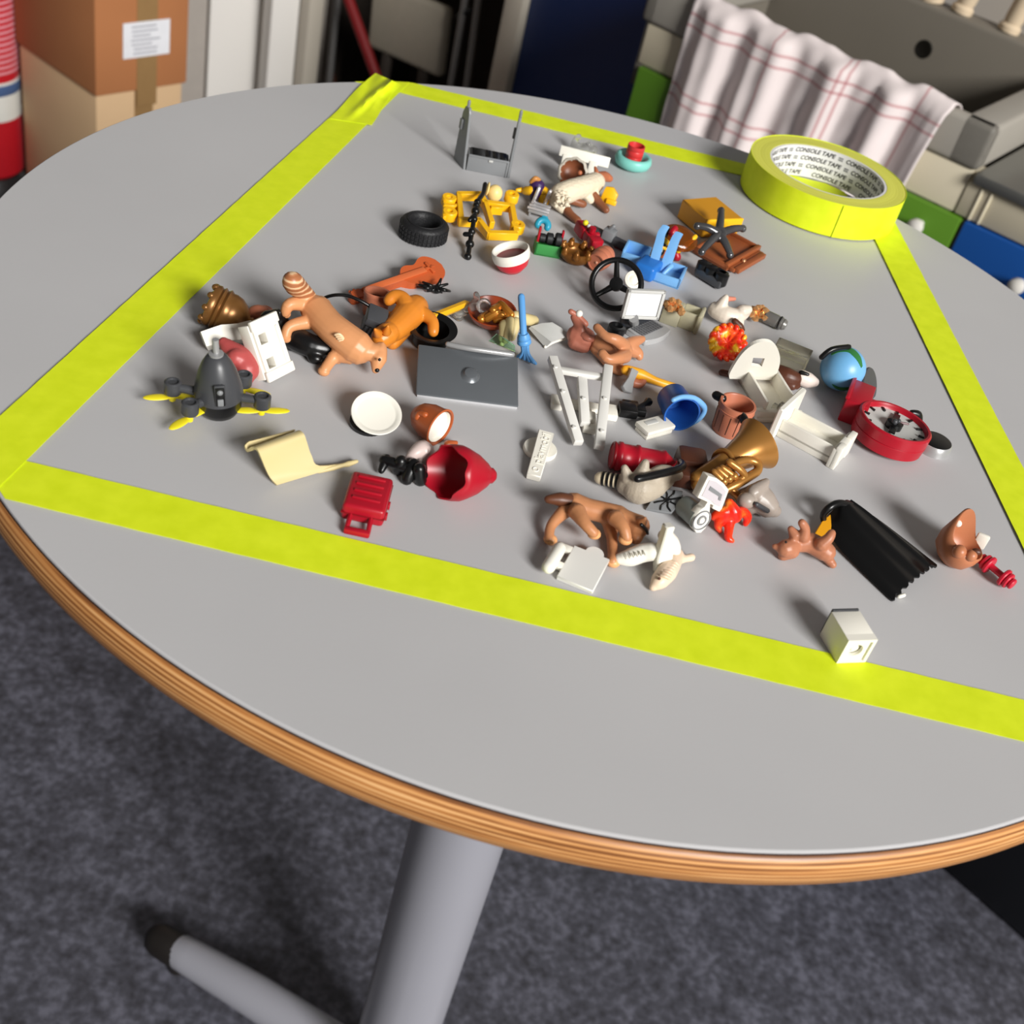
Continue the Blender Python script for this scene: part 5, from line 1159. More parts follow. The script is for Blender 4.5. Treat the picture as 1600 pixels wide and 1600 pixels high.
add('barrel', S().lathe(m, [(0, 0), (3.8, 0), (4, .5), (4, L_*.62), (3.6, L_*.64), (3.9, L_*.7), (3.9, L_*.84), (3.4, L_*.86), (3.6, L_*.95), (2.6, L_+1), (0, L_+1.4)], 24), mat('grey_satin', (128, 126, 122), .3, .4), t)
add('band', S().lathe(m, [(3.95, L_*.7), (4.25, L_*.71), (4.25, L_*.76), (3.95, L_*.77)], 24, closed=True), BLK, t)
# ================================================================== monitor, keyboard, chest, steering wheel
A, B, C = P(970, 497, 9), P(1028, 499, 9), P(979, 452, 27); m, lx, ly = M3(A, B, C)
t = thing('toy_monitor', 'white toy computer screen on a dark foot', 'monitor', P(993, 508))
add('bezel', S().bx(m, 0, lx, 0, ly, -2.2, 0, .6).bx(m, 0, lx, 0, 1.8, -.4, 1, .3).bx(m, 0, lx, ly-1.8, ly, -.4, 1, .3).bx(m, 0, 1.8, 0, ly, -.4, 1, .3).bx(m, lx-1.8, lx, 0, ly, -.4, 1, .3), LGR, t)
add('screen', S().bx(m, 2.2, lx-2.2, 2.2, ly-2.2, -.2, .4), mat('white_screen', (240, 240, 240), .4), t)
add('neck', S().tube([P(990, 497, 10), P(991, 505, 4)], 2.8, 14, cap=False), SLV, t)
add('foot', S().lathe(Matrix.Translation(P(993, 507, 0)) @ I4, [(0, 0), (9.5, 0), (9.6, 2), (8.6, 3.6), (0, 4)], 32), DGR, t)
A, B, D_ = P(1006, 541, 0), P(1046, 523, 0), P(982, 520, 0); m, lx, ly = M3(A, B, D_)
t = thing('toy_keyboard', 'grey toy keyboard with curved front edge in front of the screen', 'keyboard', A)
kp = [(x_*lx/10, (-2.4*sin(pi*x_/10))) for x_ in range(11)]+[(lx, ly), (0, ly)]
add('case', S().prism(m, kp, 0, 3.6, .4), mat('keyboard_grey', (168, 168, 168), .4), t)
ks = S()
for j in range(5):
    for i in range(9): 
        x_ = lx*.1+i*lx*.09; y_ = ly*.28+j*ly*.13; ks.bx(m, x_, x_+lx*.065, y_, y_+ly*.09, 3.5, 4.2)
add('key_field', ks, mat('key_grey', (104, 104, 106), .45), t, kind='stuff')
add('threaded_bushing', S().lathe(Matrix.Translation(P(963, 517, 3)) @ I4, [(0, -2), (4.6, -2), (5.2, 0), (5.2, 3), (4, 3.6), (3, 3.6), (2.6, 2), (0, 2)], 20), BLK, None, label='small black ring shaped bushing between the screen foot and the monkey', cat='bushing')
t = thing('treasure_box', 'translucent cream toy box with curved side part right of the screen', 'toy box', P(1040, 505))
A, B = P(1029, 503, 0), P(1051, 511, 0); m = Fz(A, B)
crt = mat('translucent_cream', (214, 208, 178), .3, trans=.35, ior=1.3)
add('box', S().bx(m, 0, 11, 0, 12, 0, 11.5, .7), crt, t)
add('side_frame', S().bx(m, 11, 22, 2, 4, 0, 11, .6).bx(m, 21, 23.4, 0, 14, 0, 12.5, 1).bx(m, 11, 22, 12, 14, 0, 11, .6), crt, t)
nuggets(1055, 478, 15, 20, 5.5, 'pile of shiny copper gold nuggets on the cream toy box')
c = P(963, 444, 15); n = V((-.1, -.72, .62)); m = Fn(c, n)
t = thing('steering_wheel', 'black three-spoke toy steering wheel leaning behind the screen', 'steering wheel', P(963, 462))
add('rim', S().torus(m, 14.4, 1.75, 0, 48, 12), BLK, t, 180)
fx = m.to_3x3().inverted() @ (P(964, 405, 25)-c); w0 = math.atan2(fx.y, fx.x)
for k in range(3):
    a = w0+k*2*pi/3; add('spoke', S().tube([(0, 0, -1), (7*cos(a), 7*sin(a), -.6), (14*cos(a), 14*sin(a), 0)], [2.4, 1.7, 1.4], 10, m), BLK, t, 180)
add('hub', S().lathe(m, [(0, -4), (3.4, -4), (4.2, -1), (4, 1.4), (0, 2)], 24), BLK, t)
m = Fn(P(990, 437, 9), V((.1, -.7, .6))); t = thing('toy_spool', 'small white ringed spool seen through the steering wheel', 'spool', P(990, 448))
add('ring', S().lathe(m, [(0, -3), (5.2, -3), (5.6, -1), (5.4, .6), (3.8, 1), (3, -.4), (2.6, .2), (0, .6)], 28), WHT, t, 60)
# ================================================================== monkey
t = thing('toy_monkey', 'tan and brown toy monkey lying on its back with feet towards the axe', 'toy animal', P(945, 560))
tn2 = mat('monkey_tan', (196, 132, 92), .4)
s = S(); s.tube([P(938, 535, 9), P(956, 542, 9), P(974, 548, 9)], [5, 5.6, 5.2], 16)
s.tube([P(974, 540, 13), P(962, 531, 19), P(946, 525, 20), P(933, 512, 21)], [4.2, 3.2, 2.5, 2.4], 12).tube([P(976, 556, 10), P(964, 560, 14), P(950, 561, 15), P(941, 553, 16)], [4.2, 3.2, 2.5, 2.7], 12)
s.tube([P(930, 545, 5), P(940, 556, 3), P(955, 572, 3), P(968, 578, 3)], [3, 2.6, 2.8, 3.4], 12).tube([P(978, 540, 9), P(990, 534, 10), P(1003, 530, 10)], [4, 3.4, 2.2], 12).tube([P(984, 545, 7), P(996, 552, 5), P(999, 557, 4)], [4.4, 3.4, 2.4], 10)
blob('body', s, tn2, t, .6)
s = S(); s.tube([P(914, 528, 8), P(902, 524, 8)], [6, 6], 14).tube([P(908, 514, 13), P(896, 496, 16)], [3, 1.8], 10).tube([P(898, 536, 5), P(912, 540, 4)], [4, 4.4], 10)
blob('head', s, mat('monkey_rose', (172, 104, 84), .4), t, .6)
add('arm', S().tube([P(912, 524, 11), P(920, 529, 11), P(932, 529, 10)], [2.4, 1.8, 2], 10), mat('monkey_rose', (172, 104, 84)), t, 180)
add('tail', S().tube([P(914, 506, 14), P(903, 494, 17), P(892, 487, 19)], [2, 1.6, 1.6], 10), mat('monkey_rose', 0), t, 180)
add('tail_tip', S().sph(P(905, 490, 19), 2), WHT, t, 180)
# ================================================================== far group
# tyre
o_ = P(660, 371, 0); m = I4.copy(); m.translation = o_; m = m @ Matrix.Scale(.93, 4)
t = thing('rubber_tyre', 'black rubber toy tyre lying flat at the far left of the toys', 'tyre', o_)
rub = mat('black_rubber', (26, 26, 28), .55, bump=.3, bscale=600)
add('tread', S().lathe(m, [(11, .2), (13.8, .4), (15.2, 1.8), (15.6, 3), (15.6, 9.4), (15.2, 10.8), (13.8, 12), (11, 12.6), (10.2, 12.2), (9.2, 10.6), (8.8, 9), (8.8, 3.4), (9.2, 1.6)], 56, closed=True), rub, t, 50)
for k in range(36):
    for z0 in (1.4, 4.3, 7.2):
        mk = m @ Matrix.Rotation(2*pi*k/36+z0*.06, 4, 'Z'); add('tread_block', S().bx(mk, 15.2, 16.1, -.95, .95, z0, z0+2.4, .2, 1), rub, t, 30)
add('bead_ring', S().torus(m, 11.6, .4, 12.5, 48, 6), rub, t, 180)
# grey open cabinet
A, B = P(728, 266, 0), P(791, 278, 0); m = Fz(A, B); lx = (B-A).length*1000
t = thing('grey_toy_range', 'grey toy stove frame with two tall side panels at the far end', 'toy stove', A)
add('front_panel', S().bx(m, 0, lx, 0, 1.6, 0, 11.5, .4).bx(m, 0, lx, -.5, .6, 10.4, 11.8, .3).bx(m, lx-1.4, lx, -.6, .6, 0, 11, .3), MGR, t)
add('body', S().bx(m, 0, lx, 1.6, 17, 0, 9.6, .4), MGR, t)
add('latch', S().bx(m, lx*.5, lx*.6, -1.0, .2, 9, 10.4, .3), LGR, t)
add('hob', S().bx(m, 1.5, lx-1.5, 2.5, 16, 9.4, 10.4, .2), DGR, t)
for k in range(7): add('grate_bar', S().bx(m, 2.5, lx*.36, 3.6+k*1.7, 4.4+k*1.7, 10.3, 11.1, .2), BLK, t)
for k in range(3): add('grate_bar', S().bx(m, lx*(.42+.18*k), lx*(.42+.18*k)+lx*.12, 3.6, 15, 10.3, 10.9, .2), BLK, t)
for x0_, spl in ((-2.0, 24), (lx+.2, -3)):
    mr_ = m @ Matrix.Translation((x0_, 0, 0)) @ Matrix.Rotation(rad(spl), 4, 'Z')
    sp_ = add('side_panel', S().prism(mr_ @ Matrix(((0, 0, 1, 0), (1, 0, 0, 0), (0, 1, 0, 0), (0, 0, 0, 1))), [(0, 0), (17, 0), (17, 14), (16, 34), (13.5, 39), (8, 40), (6, 36), (2.5, 15)], 0, 1.9, .3), MGR, t)
    add('peg', S().tube([(.9, 11, 39), (.9, 11, 43)], 1.1, 8, mr_).bx(mr_, -1.4, .2, 12, 15.5, 23, 30, .4), MGR, sp_)
# white sign + clear piece behind it
A, B = P(874, 252, 3), P(951, 272, 3)
A, B, C = P(873, 243, 7), P(950, 263, 7), P(875, 226, 14); m, lx, ly = M3(A, B, C)
t = thing('white_signboard', 'long white signboard with two feet standing by the far tape', 'signboard', P(912, 268))
add('board', S().bx(m, 0, lx, 0, ly, -2.4, 0, .5), WHT, t)
for q in (.16, .7):
    p0 = m @ V((lx*q, 2, -1.2)); add('foot', S().box(Fz(V((p0.x, p0.y, TZ+.0045)), V((p0.x, p0.y, TZ+.0045))+(B-A)), (0, 0, 0), (6, 5, 9), .6), WHT, t)
t = thing('clear_horn', 'clear plastic piece with an upright arm behind the white signboard', 'toy piece', P(908, 236))
s = S(); s.tube([P(896, 232, 2), P(899, 220, 8), P(904, 214, 10)], [3, 2.4, 2.4], 10).tube([P(898, 231, 3), P(914, 232, 4), P(928, 234, 3)], [3.4, 4, 3], 12).tube([P(914, 231, 6), P(919, 226, 9)], [3, 2.4], 10)
blob('body', s, CLR, t, .7)
# mint ring with red cup
o_ = P(986, 262, 0); m = I4.copy(); m.translation = o_
t = thing('mint_bowl', 'mint green rounded bowl at the far end under a red cup', 'bowl', o_)
add('bowl', S().lathe(m, [(0, .4), (8, .2), (12.6, 2.6), (13.8, 6), (13.2, 8.8), (11.4, 10), (10, 9.4), (8.6, 7), (6, 5), (0, 4.6)], 44), MNT, t, 60)
o2 = P(988, 252, 5); m = I4.copy(); m.translation = o2
t = thing('red_cup', 'small red ribbed cup standing in the mint green bowl', 'cup', o2)
crd = mat('coral_red_plastic', (206, 52, 52), .4)
add('cup', S().lathe(m, [(0, .2), (5.4, .2), (6, 1.4), (6.3, 4), (6.1, 4.4), (6.4, 5), (6.4, 8.4), (6.1, 9), (6.5, 9.6), (6.3, 12.4), (5.6, 12.4), (5.2, 11), (4.6, 3), (0, 2.4)], 32), crd, t, 40)
# ------------------------------------------------------------------ yellow chassis, cream helmet, black chain
t = thing('yellow_chassis', 'yellow toy vehicle frame with round lugs beside the tyre', 'toy chassis', P(760, 350))
A, B, C = P(705, 352, 5), P(798, 370, 5), P(713, 306, 9); m, lx, ly = M3(A, B, C)
def q4(px, py, A=A, m=m):
    n = (m.to_3x3() @ V((0, 0, 1))).normalized(); r = m.inverted() @ onplane(px, py, A, n); return V((r.x, r.y, 0))
def bar(pts, w_, z0, z1):
    s = S()
    for a, b_ in zip(pts, pts[1:]):
        p, q = q4(*a), q4(*b_); d = (q-p).normalized(); n = V((-d.y, d.x, 0))*w_/2; e = d*w_*.25
        s.prism(m, [tuple((p-e-n)[:2]), tuple((q+e-n)[:2]), tuple((q+e+n)[:2]), tuple((p-e+n)[:2])], z0, z1, .3)
    return s
add('rail', bar([(716, 307), (750, 307), (757, 320), (796, 325)], 3.6, -2.5, 3), YEL, t)
add('rail', bar([(718, 347), (748, 348), (764, 368), (806, 369)], 3.6, -2.5, 3), YEL, t)
add('cross_member', bar([(716, 307), (720, 347)], 3.4, -2.5, 3), YEL, t); add('cross_member', bar([(758, 322), (768, 352)], 3.2, -2.5, 3), YEL, t)
add('cross_member', bar([(799, 325), (806, 366)], 3.6, -2.5, 3), YEL, t)
add('seat_frame', bar([(767, 330), (783, 331)], 2.4, -2, 3.6).bx(m, 0, .1, 0, .1, 0, .1), YEL, t)
for (px, py) in ((799, 309), (808, 356), (702, 336), (701, 314)):
    c = q4(px, py); ml_ = m @ Matrix.Translation(c)
    add('lug', S().lathe(ml_, [(1.7, -2.6), (4.4, -2.6), (4.7, -2), (4.7, 2.6), (4.2, 3.2), (1.9, 3.2), (1.7, 2.6)], 28, closed=True), YEL, t, 50)
add('front_bracket', bar([(694, 312), (716, 312)], 2.6, -2, 2.4), YEL, t); add('front_bracket', bar([(694, 324), (716, 325)], 2.6, -2, 2.4), YEL, t); add('front_bracket', bar([(694, 309), (694, 342)], 2, -2, 2), YEL, t)
t = thing('cream_helmet', 'small cream round helmet with flat visor on the yellow vehicle frame', 'helmet', P(771, 310))
add('dome', S().ell(Matrix.Translation(P(773, 302, 12)) @ I4, (0, 0, 0), (5, 5, 5.6), 24, 16), mat('cream_yellow_plastic', (240, 212, 140), .4), t, 180)
add('visor', S().ell(Fn(P(762, 295, 15), V((-.9, -.4, .2))), (0, 0, 0), (2.2, 4.4, .9), 16, 10), mat('cream_yellow_plastic', 0), t, 180)
t = thing('beaded_staff', 'black knobbly toy staff leaning on the yellow vehicle frame', 'staff', P(732, 402))
pth = smooth([P(731, 401, 1.6), P(735, 376, 6), P(739, 352, 11), P(743, 330, 14), P(746, 316, 15), P(755, 302, 16), P(758, 288, 18)], 5)
add('shaft', S().tube(pth, 1.5, 10, sm=1), BLK, t, 180)
for q in (0, 4, 8, 12, 15, 18, 20): add('bead', S().sph(pth[min(q, len(pth)-1)], 2.3 if q not in (4, 15) else 2.7), BLK, t, 180)
add('branch', S().tube([P(736, 366, 9), P(727, 366, 8)], 1.6, 8).tube([P(742, 336, 14), P(734, 344, 12)], 1.5, 8), BLK, t, 180)
# ------------------------------------------------------------------ red white bowl
c = P(800, 405, 8.6); m = Fn(c, V((-.36, -.04, .92)))
t = thing('red_white_bowl', 'red bowl with wide white rim and red filling, tilted', 'bowl', P(802, 432))
add('lower_shell', S().lathe(m, [(0, -8), (5, -7.6), (9, -4), (10.9, 1.0), (10.4, 1.2)], 44), mat('bowl_red', (206, 26, 44), .34), t, 60)
add('rim', S().lathe(m, [(10.9, .5), (11.5, 3), (11.4, 6), (10.8, 6.6), (10.0, 6.2), (9.4, 2), (9.8, .6)], 44, closed=True), WHT, t, 60)
add('filling', S().lathe(m, [(0, 1.8), (9.5, 2.2)], 40), DRED, t, 60)
# ------------------------------------------------------------------ parrot, chrome bench, green tray
t = thing('toy_parrot', 'purple and yellow toy bird by the sheep', 'toy bird', P(843, 312))
prp = mat('deep_purple_plastic', (58, 34, 84), .4)
s = S(); s.tube([P(839, 292, 10), P(836, 302, 7), P(834, 310, 4)], [5.4, 4, 2.6], 14); blob('body', s, prp, t, .6)
add('wing', S().tube([P(844, 296, 9), P(851, 304, 6), P(850, 314, 3)], [3, 5, 4], 12), YEL, t, 180)
add('wing', S().tube([P(830, 298, 8), P(822, 298, 6)], [3.2, 3], 12), YEL, t, 180); add('beak', S().tube([P(815, 297, 5), P(808, 297, 5)], [2, 1.3], 8), YEL, t, 180); add('crest', S().tube([P(830, 284, 13), P(836, 279, 16), P(842, 281, 15)], [1.4, 1.8, 1.4], 10), mat('amber_crest', (196, 134, 70), .4), t, 180)
A, B = P(823, 338, 0), P(852, 346, 0); m = Fz(A, B); lx = (B-A).length*1000
t = thing('chrome_bench', 'small chrome toy grill stand in front of the bird', 'toy stand', A)
add('seat', S().bx(m, 0, lx, 0, 8, 3, 5, .5).bx(m, 0, lx, 8, 14, 2, 4, .4), SLV, t)
for k in range(3): add('slat', S().bx(m, -1+k*.6, lx+1, k*4.4, k*4.4+1.5, 5.4, 7, .4), mat('chrome_bright', (214, 212, 214), .2, .5), t)
add('post', S().tube([(1, 15, 4), (2.5, 18, 13)], 1.2, 8, m), MATS['chrome_bright'], t); add('post', S().tube([(lx-4, 15, 4), (lx-2.4, 18, 13)], 1.2, 8, m), MATS['chrome_bright'], t)
add('leg', S().bx(m, .6, 2, 1, 7, 0, 3, .3).bx(m, lx-2, lx-.6, 1, 7, 0, 3, .3), SLV, t)
A, B = P(834, 398, 0), P(874, 405, 0); m = Fz(A, B); lx = (B-A).length*1000
t = thing('green_tray', 'small green open crate with red end bars and black barrels inside', 'crate', A)
add('crate', S().bx(m, 0, lx, 0, 1.4, 0, 7.6, .4).bx(m, 0, lx, 10, 11.4, 0, 7.6, .4).bx(m, 0, 1.4, 0, 11, 0, 7.6, .4).bx(m, lx-1.4, lx, 0, 11, 0, 7.6, .4).bx(m, 0, lx, 0, 11, 0, 1.2, .2), GRN, t)
add('end_bar', S().bx(m, .2, 1.6, 3, 6, 7, 17, .4), RED, t); add('end_bar', S().bx(m, lx-1.6, lx-.2, 3, 6, 7, 17, .4), RED, t)
for k, (x_, r) in enumerate(((3.5, 2.8), (8, 3.6), (13.5, 4.2))): add('barrel', S().lathe(m @ Matrix.Translation((x_, 5.5, 9.5+k*.3)) @ Matrix.Rotation(pi/2, 4, 'Y'), [(0, -2), (r-.6, -2), (r, -1.4), (r, 1.6), (r-.6, 2.2), (0, 2.2)], 20), mat('soft_black_barrel', (30, 30, 32), .5), t)
add('axle', S().tube([(1, 5.5, 9.8), (lx-1, 5.5, 9.8)], 1.3, 8, m), BLK, t)
t = thing('teal_buckle', 'small teal arched buckle behind the green crate', 'toy piece', P(848, 360))
mk = Fn(P(848, 352, 6), V((.1, -.75, .6))) @ Matrix.Scale(.66, 4); tl = mat('teal_plastic', (40, 150, 178), .38)
add('arch', S().torus(mk, 5, 2.2, 0, 16, 10, -.2, pi+.2), tl, t, 180); add('block', S().box(mk, (0, 7, -.5), (6, 4.5, 3.4), .8), tl, t)
# ------------------------------------------------------------------ sheep
t = thing('toy_sheep', 'cream toy sheep with brown legs lying on its side', 'toy animal', P(900, 330))
wool = mat('cream_wool_plastic', (228, 214, 188), .55, var=.05, scale=200, bump=.7, bscale=330)
s = S(); s.tube([P(876, 304, 10), P(892, 298, 11), P(912, 292, 11), P(930, 285, 10)], [7.6, 7.6, 7.4, 7], 18).tube([P(872, 312, 8), P(880, 325, 4)], [6, 4], 12).tube([P(915, 302, 8), P(922, 312, 5)], [4, 3], 10).tube([P(926, 296, 9), P(930, 304, 7)], [4.6, 3], 10)
random.seed(9)
for k in range(60):
    a = random.random(); q = P(868+22*random.random(), 298+24*random.random(), 11+5*random.random()); s.sph(q, random.uniform(1.1, 1.9), 8, 6)
blob('fleece', s, wool, t, .55, 1)
brs = mat('sheep_leg_brown', (134, 80, 52), .42)
for pts, r in (([(884, 326, 4), (892, 336, 3), (903, 345, 2.6)], [3.4, 2.8, 2.6]), ([(892, 312, 6), (902, 316, 5), (911, 319, 4)], [3.2, 2.6, 2.6]), ([(927, 304, 7), (936, 316, 4), (947, 328, 2.6)], [3.2, 2.8, 2.4])):
    add('leg', S().tube([P(*q) for q in pts], r, 12), brs, t, 180)
add('head', S().tube([P(936, 278, 12), P(944, 276, 11), P(952, 279, 10)], [4.2, 3.8, 2.6], 12), mat('sheep_face', (178, 104, 70), .4), t, 180)
add('ear', S().tube([P(932, 270, 15), P(930, 262, 17)], [1.8, 1], 8), MATS['sheep_face'], t, 180)
# grey fleece shell behind
c = P(895, 270, 11); m = Fn(c, V((-.15, -.75, .5)))
t = thing('fleece_shell', 'pale grey hollow fleece shell with brown inside behind the sheep', 'toy piece', P(893, 286))
gwl = mat('grey_wool_plastic', (196, 188, 174), .55, bump=.5, bscale=350)
add('shell', S().lathe(m, [(0, -8), (6, -7), (9.6, -3.6), (10.6, .6), (10.2, 2.4), (8.8, 2.6), (8, 0), (6, -4), (0, -5)], 36, lambda a, i, r, z: (r*(1+.04*sin(9*a)), z)), gwl, t, 70)
add('lining', S().lathe(m, [(0, -3.8), (5.6, -3), (7.9, .6), (8.4, 1.6)], 30), mat('shell_brown', (128, 74, 48), .4), t, 60)
add('horn', S().sph(P(906, 270, 16), 1.7), MATS['sheep_face'], t, 180); add('horn', S().tube([P(878, 283, 10), P(886, 283, 11)], 1.4, 8), MATS['sheep_face'], t, 180)
# yellow bill
t = thing('yellow_boot', 'yellow angular toy boot touching the head of the sheep', 'boot', P(953, 318))
A, B, C = P(938, 312, 3), P(962, 320, 3), P(944, 290, 12); m, lx, ly = M3(A, B, C)
add('shaft', S().prism(m, [(0, ly*.15), (lx*.35, -ly*.2), (lx*.9, ly*.1), (lx*.95, ly*.7), (lx*.55, ly*1.1), (lx*.1, ly)], -4, 3, .8, 2), YEL, t)
add('toe', S().bx(m, lx*.4, lx*1.05, -ly*.1, ly*.3, 1.5, 5.5, 1), YEL, t)
# ------------------------------------------------------------------ red hydrant, gun, crown pot, barrel
t = thing('red_valve', 'red toy fire hydrant with knobs lying beside the gold pot', 'hydrant', P(922, 385))
a_, b_ = P(908, 354, 7), P(933, 386, 5); m, L_ = Fa(a_, b_)
add('body', S().bx(m, -4, 4, -4, 4, -2, L_*.4, 1).bx(m, -3.4, 3.4, -3.4, 3.4, L_*.35, L_*.75, .8).bx(m, -4.2, 4.2, -4.2, 4.2, L_*.7, L_, 1), RED, t)
add('outlet', S().tube([(4, 0, L_*.45), (7.5, 0, L_*.45)], 2.2, 12, m, cap=False), RED, t); add('outlet', S().tube([(0, 4, L_*.55), (0, 7.5, L_*.55)], 2.2, 12, m, cap=False), RED, t)
add('button', S().sph(P(915, 348, 14), 1.8), LYEL, t, 180); add('pin', S().sph(P(920, 353, 13), 1.3), LGR, t, 180)
t = thing('grey_blaster', 'dark grey toy blaster with a silver block lying beside the red hydrant', 'toy gun', P(955, 378))
a_, b_ = P(924, 358, 5), P(980, 386, 3); m, L_ = Fa(a_, b_)
add('barrel', S().bx(m, -3, 3, -2.4, 2.4, 0, L_, 1), DGR, t); add('block', S().bx(m, -4, 4, -1, 6, L_*.32, L_*.62, .8), MGR, t); add('sight', S().tube([(0, 6, L_*.44), (0, 8.5, L_*.5)], 1.4, 8, m), MGR, t)
add('grip', S().bx(m, -2.4, 2.4, -3.4, 1, L_*.7, L_*1.05, .8), mat('maroon_plastic', (92, 20, 34), .4), t)
o_ = P(897, 408, 0); m = I4.copy(); m.translation = o_
t = thing('gold_crown_pot', 'gold toy pot with crown-like points between the green crate and the barrel', 'pot', o_)
dgl = mat('dark_gold_plastic', (140, 90, 36), .32, .45)
add('bowl', S().lathe(m, [(0, 0), (6, 0), (9, 2.4), (10, 5.6), (9.4, 8), (8.6, 8.2), (8.6, 5.4), (6, 2.6), (0, 2)], 40), dgl, t, 60)
for k in range(7):
    a = 2*pi*k/7+.3; add('point', S().tube([(9.2*cos(a), 9.2*sin(a), 7), (9.2*cos(a), 9.2*sin(a), 9.4), (8.4*cos(a), 8.4*sin(a), 10.6)], [2.6, 1.8, 1], 10, m), dgl, t, 180)
a_, b_ = P(942, 394, 7), P(931, 411, 6.6); a_ = b_ + V((.34, .94, .05))*.016; m, L_ = Fa(a_, b_)
t = thing('toy_barrel', 'terracotta ringed toy barrel lying left of the steering wheel', 'barrel', P(935, 415))
add('staves', S().lathe(m, [(0, 0), (5.2, 0), (5.8, 1), (6.6, L_*.3), (6.3, L_*.34), (6.8, L_*.4), (6.8, L_*.6), (6.3, L_*.66), (6.6, L_*.7), (6, L_-1), (5.6, L_), (4.9, L_), (4.8, L_-.8), (0, L_-.8)], 36), ROS, t, 40)
add('bung', S().lathe(m, [(0, L_-.2), (.8, L_-.3), (.9, L_-.9)], 12), mat('pale_bung', (220, 160, 130), .4), t, 180)
# ------------------------------------------------------------------ light blue kiosk
t = thing('blue_swing', 'light blue toy carriage with two curved arms and an open tray', 'toy carriage', P(1030, 430))
A, B = P(1010, 436, 0), P(1059, 453, 0); D_ = P(1040, 400, 0)
mt2, lx, ly = M3(A, B, P(1038, 412, 0)); ly = 22
add('tray', S().bx(mt2, 0, lx, 0, 1.6, 0, 6.5, .4).bx(mt2, 0, lx, ly-1.6, ly, 0, 6.5, .4).bx(mt2, lx-1.6, lx, 0, ly, 0, 6.5, .4).bx(mt2, 0, 1.6, 0, ly, 0, 6.5, .4).bx(mt2, 0, lx, 0, ly, 0, 1.4, .3), LBL, t)
bl2 = mat('mid_blue_plastic', (38, 112, 196), .36)
A2, B2 = P(988, 418, 0), P(1008, 440, 0)
a_, b_ = P(1007, 434, 5), P(1003, 402, 6); m, L_ = M3(P(988, 423, 3), P(1013, 434, 3), P(996, 396, 3))[0], 0
add('drum', S().bx(m, 0, 14, -1, 16, -3, 7, 2.4, 3), bl2, t)
m = M3(P(970, 402, 4), P(1000, 412, 4), P(988, 377, 6))[0]
add('scoop', S().bx(m, 0, 16, 0, 1.6, -4, 4, .4).bx(m, 0, 1.6, 0, 13, -4, 6, .4).bx(m, 0, 16, 12, 13.6, -4, 6, .4).bx(m, 0, 16, 0, 13, -4, -2.6, .3), LBL, t)
def arch_arm(pts, w_, nm):
    rows = []; pw = smooth([P(*q) for q in pts], 4); side_ = (B-A).normalized()
    for i, p in enumerate(pw): 
        k = 1-.35*abs(i/(len(pw)-1)-.3); rows.append([p-side_*w_*.0005*k, p-side_*w_*.00017*k+V((0, 0, .0004)), p+side_*w_*.00017*k+V((0, 0, .0004)), p+side_*w_*.0005*k])
    add(nm, S().grid(rows, 2.4), LBL, t, 60)
arch_arm([(1018, 424, 3), (1024, 402, 11), (1030, 380, 19), (1034, 364, 25), (1041, 353, 29)], 6, 'arm')
arch_arm([(1036, 426, 3), (1044, 406, 10), (1050, 390, 16), (1056, 374, 22), (1062, 364, 26)], 6, 'arm')
add('hook', S().tube([P(1048, 416, 8), P(1044, 420, 7), P(1036, 428, 4)], [2, 1.6, 1.4], 10), LBL, t, 180)
# amber pack
t = thing('amber_pack', 'amber see-through toy canopy with yellow frame and red clips behind the carriage', 'toy canopy', P(1062, 392))
c = P(1062, 372, 15); m = Fn(c, V((.2, -.55, .8)))
amb = mat('amber_clear_plastic', (150, 84, 30), .12, trans=.7, ior=1.3)
add('canopy', S().ell(m, (0, 0, 0), (12.5, 9, 3.4), 28, 16), amb, t, 180)
add('frame', S().tube([P(1036, 372, 18), P(1044, 380, 15), P(1052, 386, 12)], 1.5, 8).tube([P(1086, 370, 17), P(1074, 381, 13), P(1060, 392, 8)], 1.7, 8).tube([P(1028, 384, 10), P(1042, 388, 9)], 1.6, 8), YEL, t, 180)
add('clip', S().tube([P(1056, 396, 5), P(1058, 402, 3)], 2.6, 10), RED, t, 180); add('clip', S().tube([P(1050, 364, 21), P(1054, 358, 23)], 2.4, 10), RED, t, 180)
add('strap', S().tube([P(1032, 394, 6), P(1036, 384, 10), P(1038, 372, 16), P(1044, 360, 21)], [2.4, 2, 1.6, 1.4], 8), BLK, t, 180)
add('buckle', S().box(Fz(P(1032, 392, 5), P(1042, 396, 5)), (0, 0, 0), (7, 5, 8), .8), BRN, t)
# ------------------------------------------------------------------ yellow box, star base, brown tray, black roller
A, B = P(1101, 364, 0), P(1159, 361, 0)
t = thing('yellow_box', 'mustard yellow box shaped toy behind the grey star base', 'toy box', P(1105, 370))
b1, b2_, b3 = P(1105, 343, 14), P(1161, 341, 14), P(1066, 311, 14)
m, lx, ly = M3(b1, b2_, b3); mus = mat('mustard_box_plastic', (214, 150, 34), .4)
add('box', S().prism(m, [(0, 0), (lx, 0), tuple(((m.inverted() @ P(1119, 307, 14))[:2])), tuple(((m.inverted() @ b3)[:2]))], -13.6, 0, .7), mus, t)
add('front_board', S().bx(m, 0, lx, -1.2, .3, -6, .3, .5), YEL, t)
A, B, C = P(1081, 394, 1), P(1135, 424, 1), P(1096, 364, 3); m, lx, ly = M3(A, B, C)
t = thing('brown_tray', 'brown shallow tray with a stepped end under the grey star base', 'tray', A)
trm = mat('tray_brown', (150, 82, 46), .4)
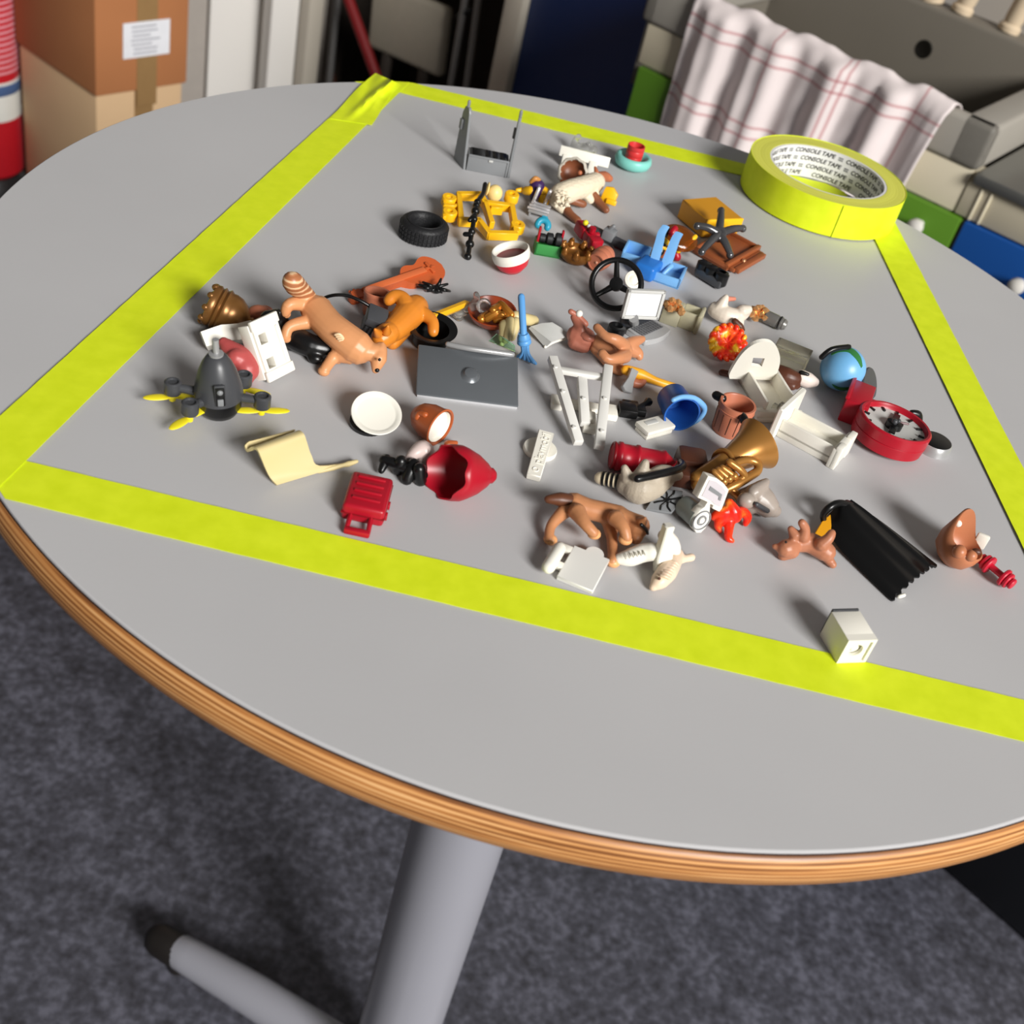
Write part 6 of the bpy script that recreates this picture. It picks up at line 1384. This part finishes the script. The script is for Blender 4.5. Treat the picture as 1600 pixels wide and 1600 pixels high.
add('tray', S().bx(m, 0, lx, 0, ly+14, 0, 2, .4).bx(m, 0, lx, 0, 1.8, 0, 4.4, .5).bx(m, 0, 1.8, 0, ly+14, 0, 4.4, .5).bx(m, 0, lx, ly+12.2, ly+14, 0, 4.4, .5), trm, t)
add('step', S().bx(m, lx-3, lx, 0, ly+14, 0, 5, .5).bx(m, lx, lx+4, 2, ly+12, 0, 2.6, .5).bx(m, lx+3, lx+7, 3.5, ly+10, 0, 3.4, .5), trm, t)
add('stud', S().sph(m @ V((lx+2, ly*.6, 3)), 1.6), mat('copper_stud', (206, 150, 110), .25, .6), t, 180)
t = thing('star_base', 'grey five-armed toy chair base resting on the brown tray', 'chair base', P(1123, 392))
ctr = P(1123, 366, 16); gst = mat('pewter_plastic', (92, 92, 94), .22, .6)
add('hub', S().lathe(Fn(ctr, V((.05, -.55, .83))), [(1.8, -2.5), (4.6, -2.5), (4.8, 2), (3.8, 2.8), (2, 2.8), (1.8, 1)], 24, closed=True), gst, t, 50)
add('socket', S().lathe(Fn(ctr, V((.05, -.55, .83))), [(0, 0), (1.9, 0)], 20), BLK, t)
for (px, py, h) in ((1127, 328, 24), (1161, 356, 18), (1141, 397, 9), (1097, 392, 10), (1090, 352, 19)):
    tip = P(px, py, h); a = add('arm', S().tube([ctr, ctr.lerp(tip, .5)+V((0, 0, .0012)), tip], [3, 2.6, 2.0], 12), gst, t, 180); add('caster', S().sph(tip+V((0, 0, -.0006)), 2.5), gst, a, 180)
t = thing('black_roller', 'black toy roller skate piece right of the light blue carriage', 'toy piece', P(1105, 445))
A, B = P(1082, 432, 0), P(1121, 456, 0); m = Fz(A, B); lx = (B-A).length*1000
add('chassis', S().bx(m, 0, lx, 0, 9, 1, 7, 1.4), DGR, t); 
for x_ in (2.5, lx*.45, lx-3): add('roller', S().lathe(m @ Matrix.Translation((x_, 4.5, 8)), [(0, -5), (4.2, -5), (4.4, -4), (4.4, 2), (3, 3), (0, 3)], 20), BLK, t)
add('wedge', S().bx(m, lx*.55, lx*.95, 3, 9, 6.5, 11, .8), BLK, t)
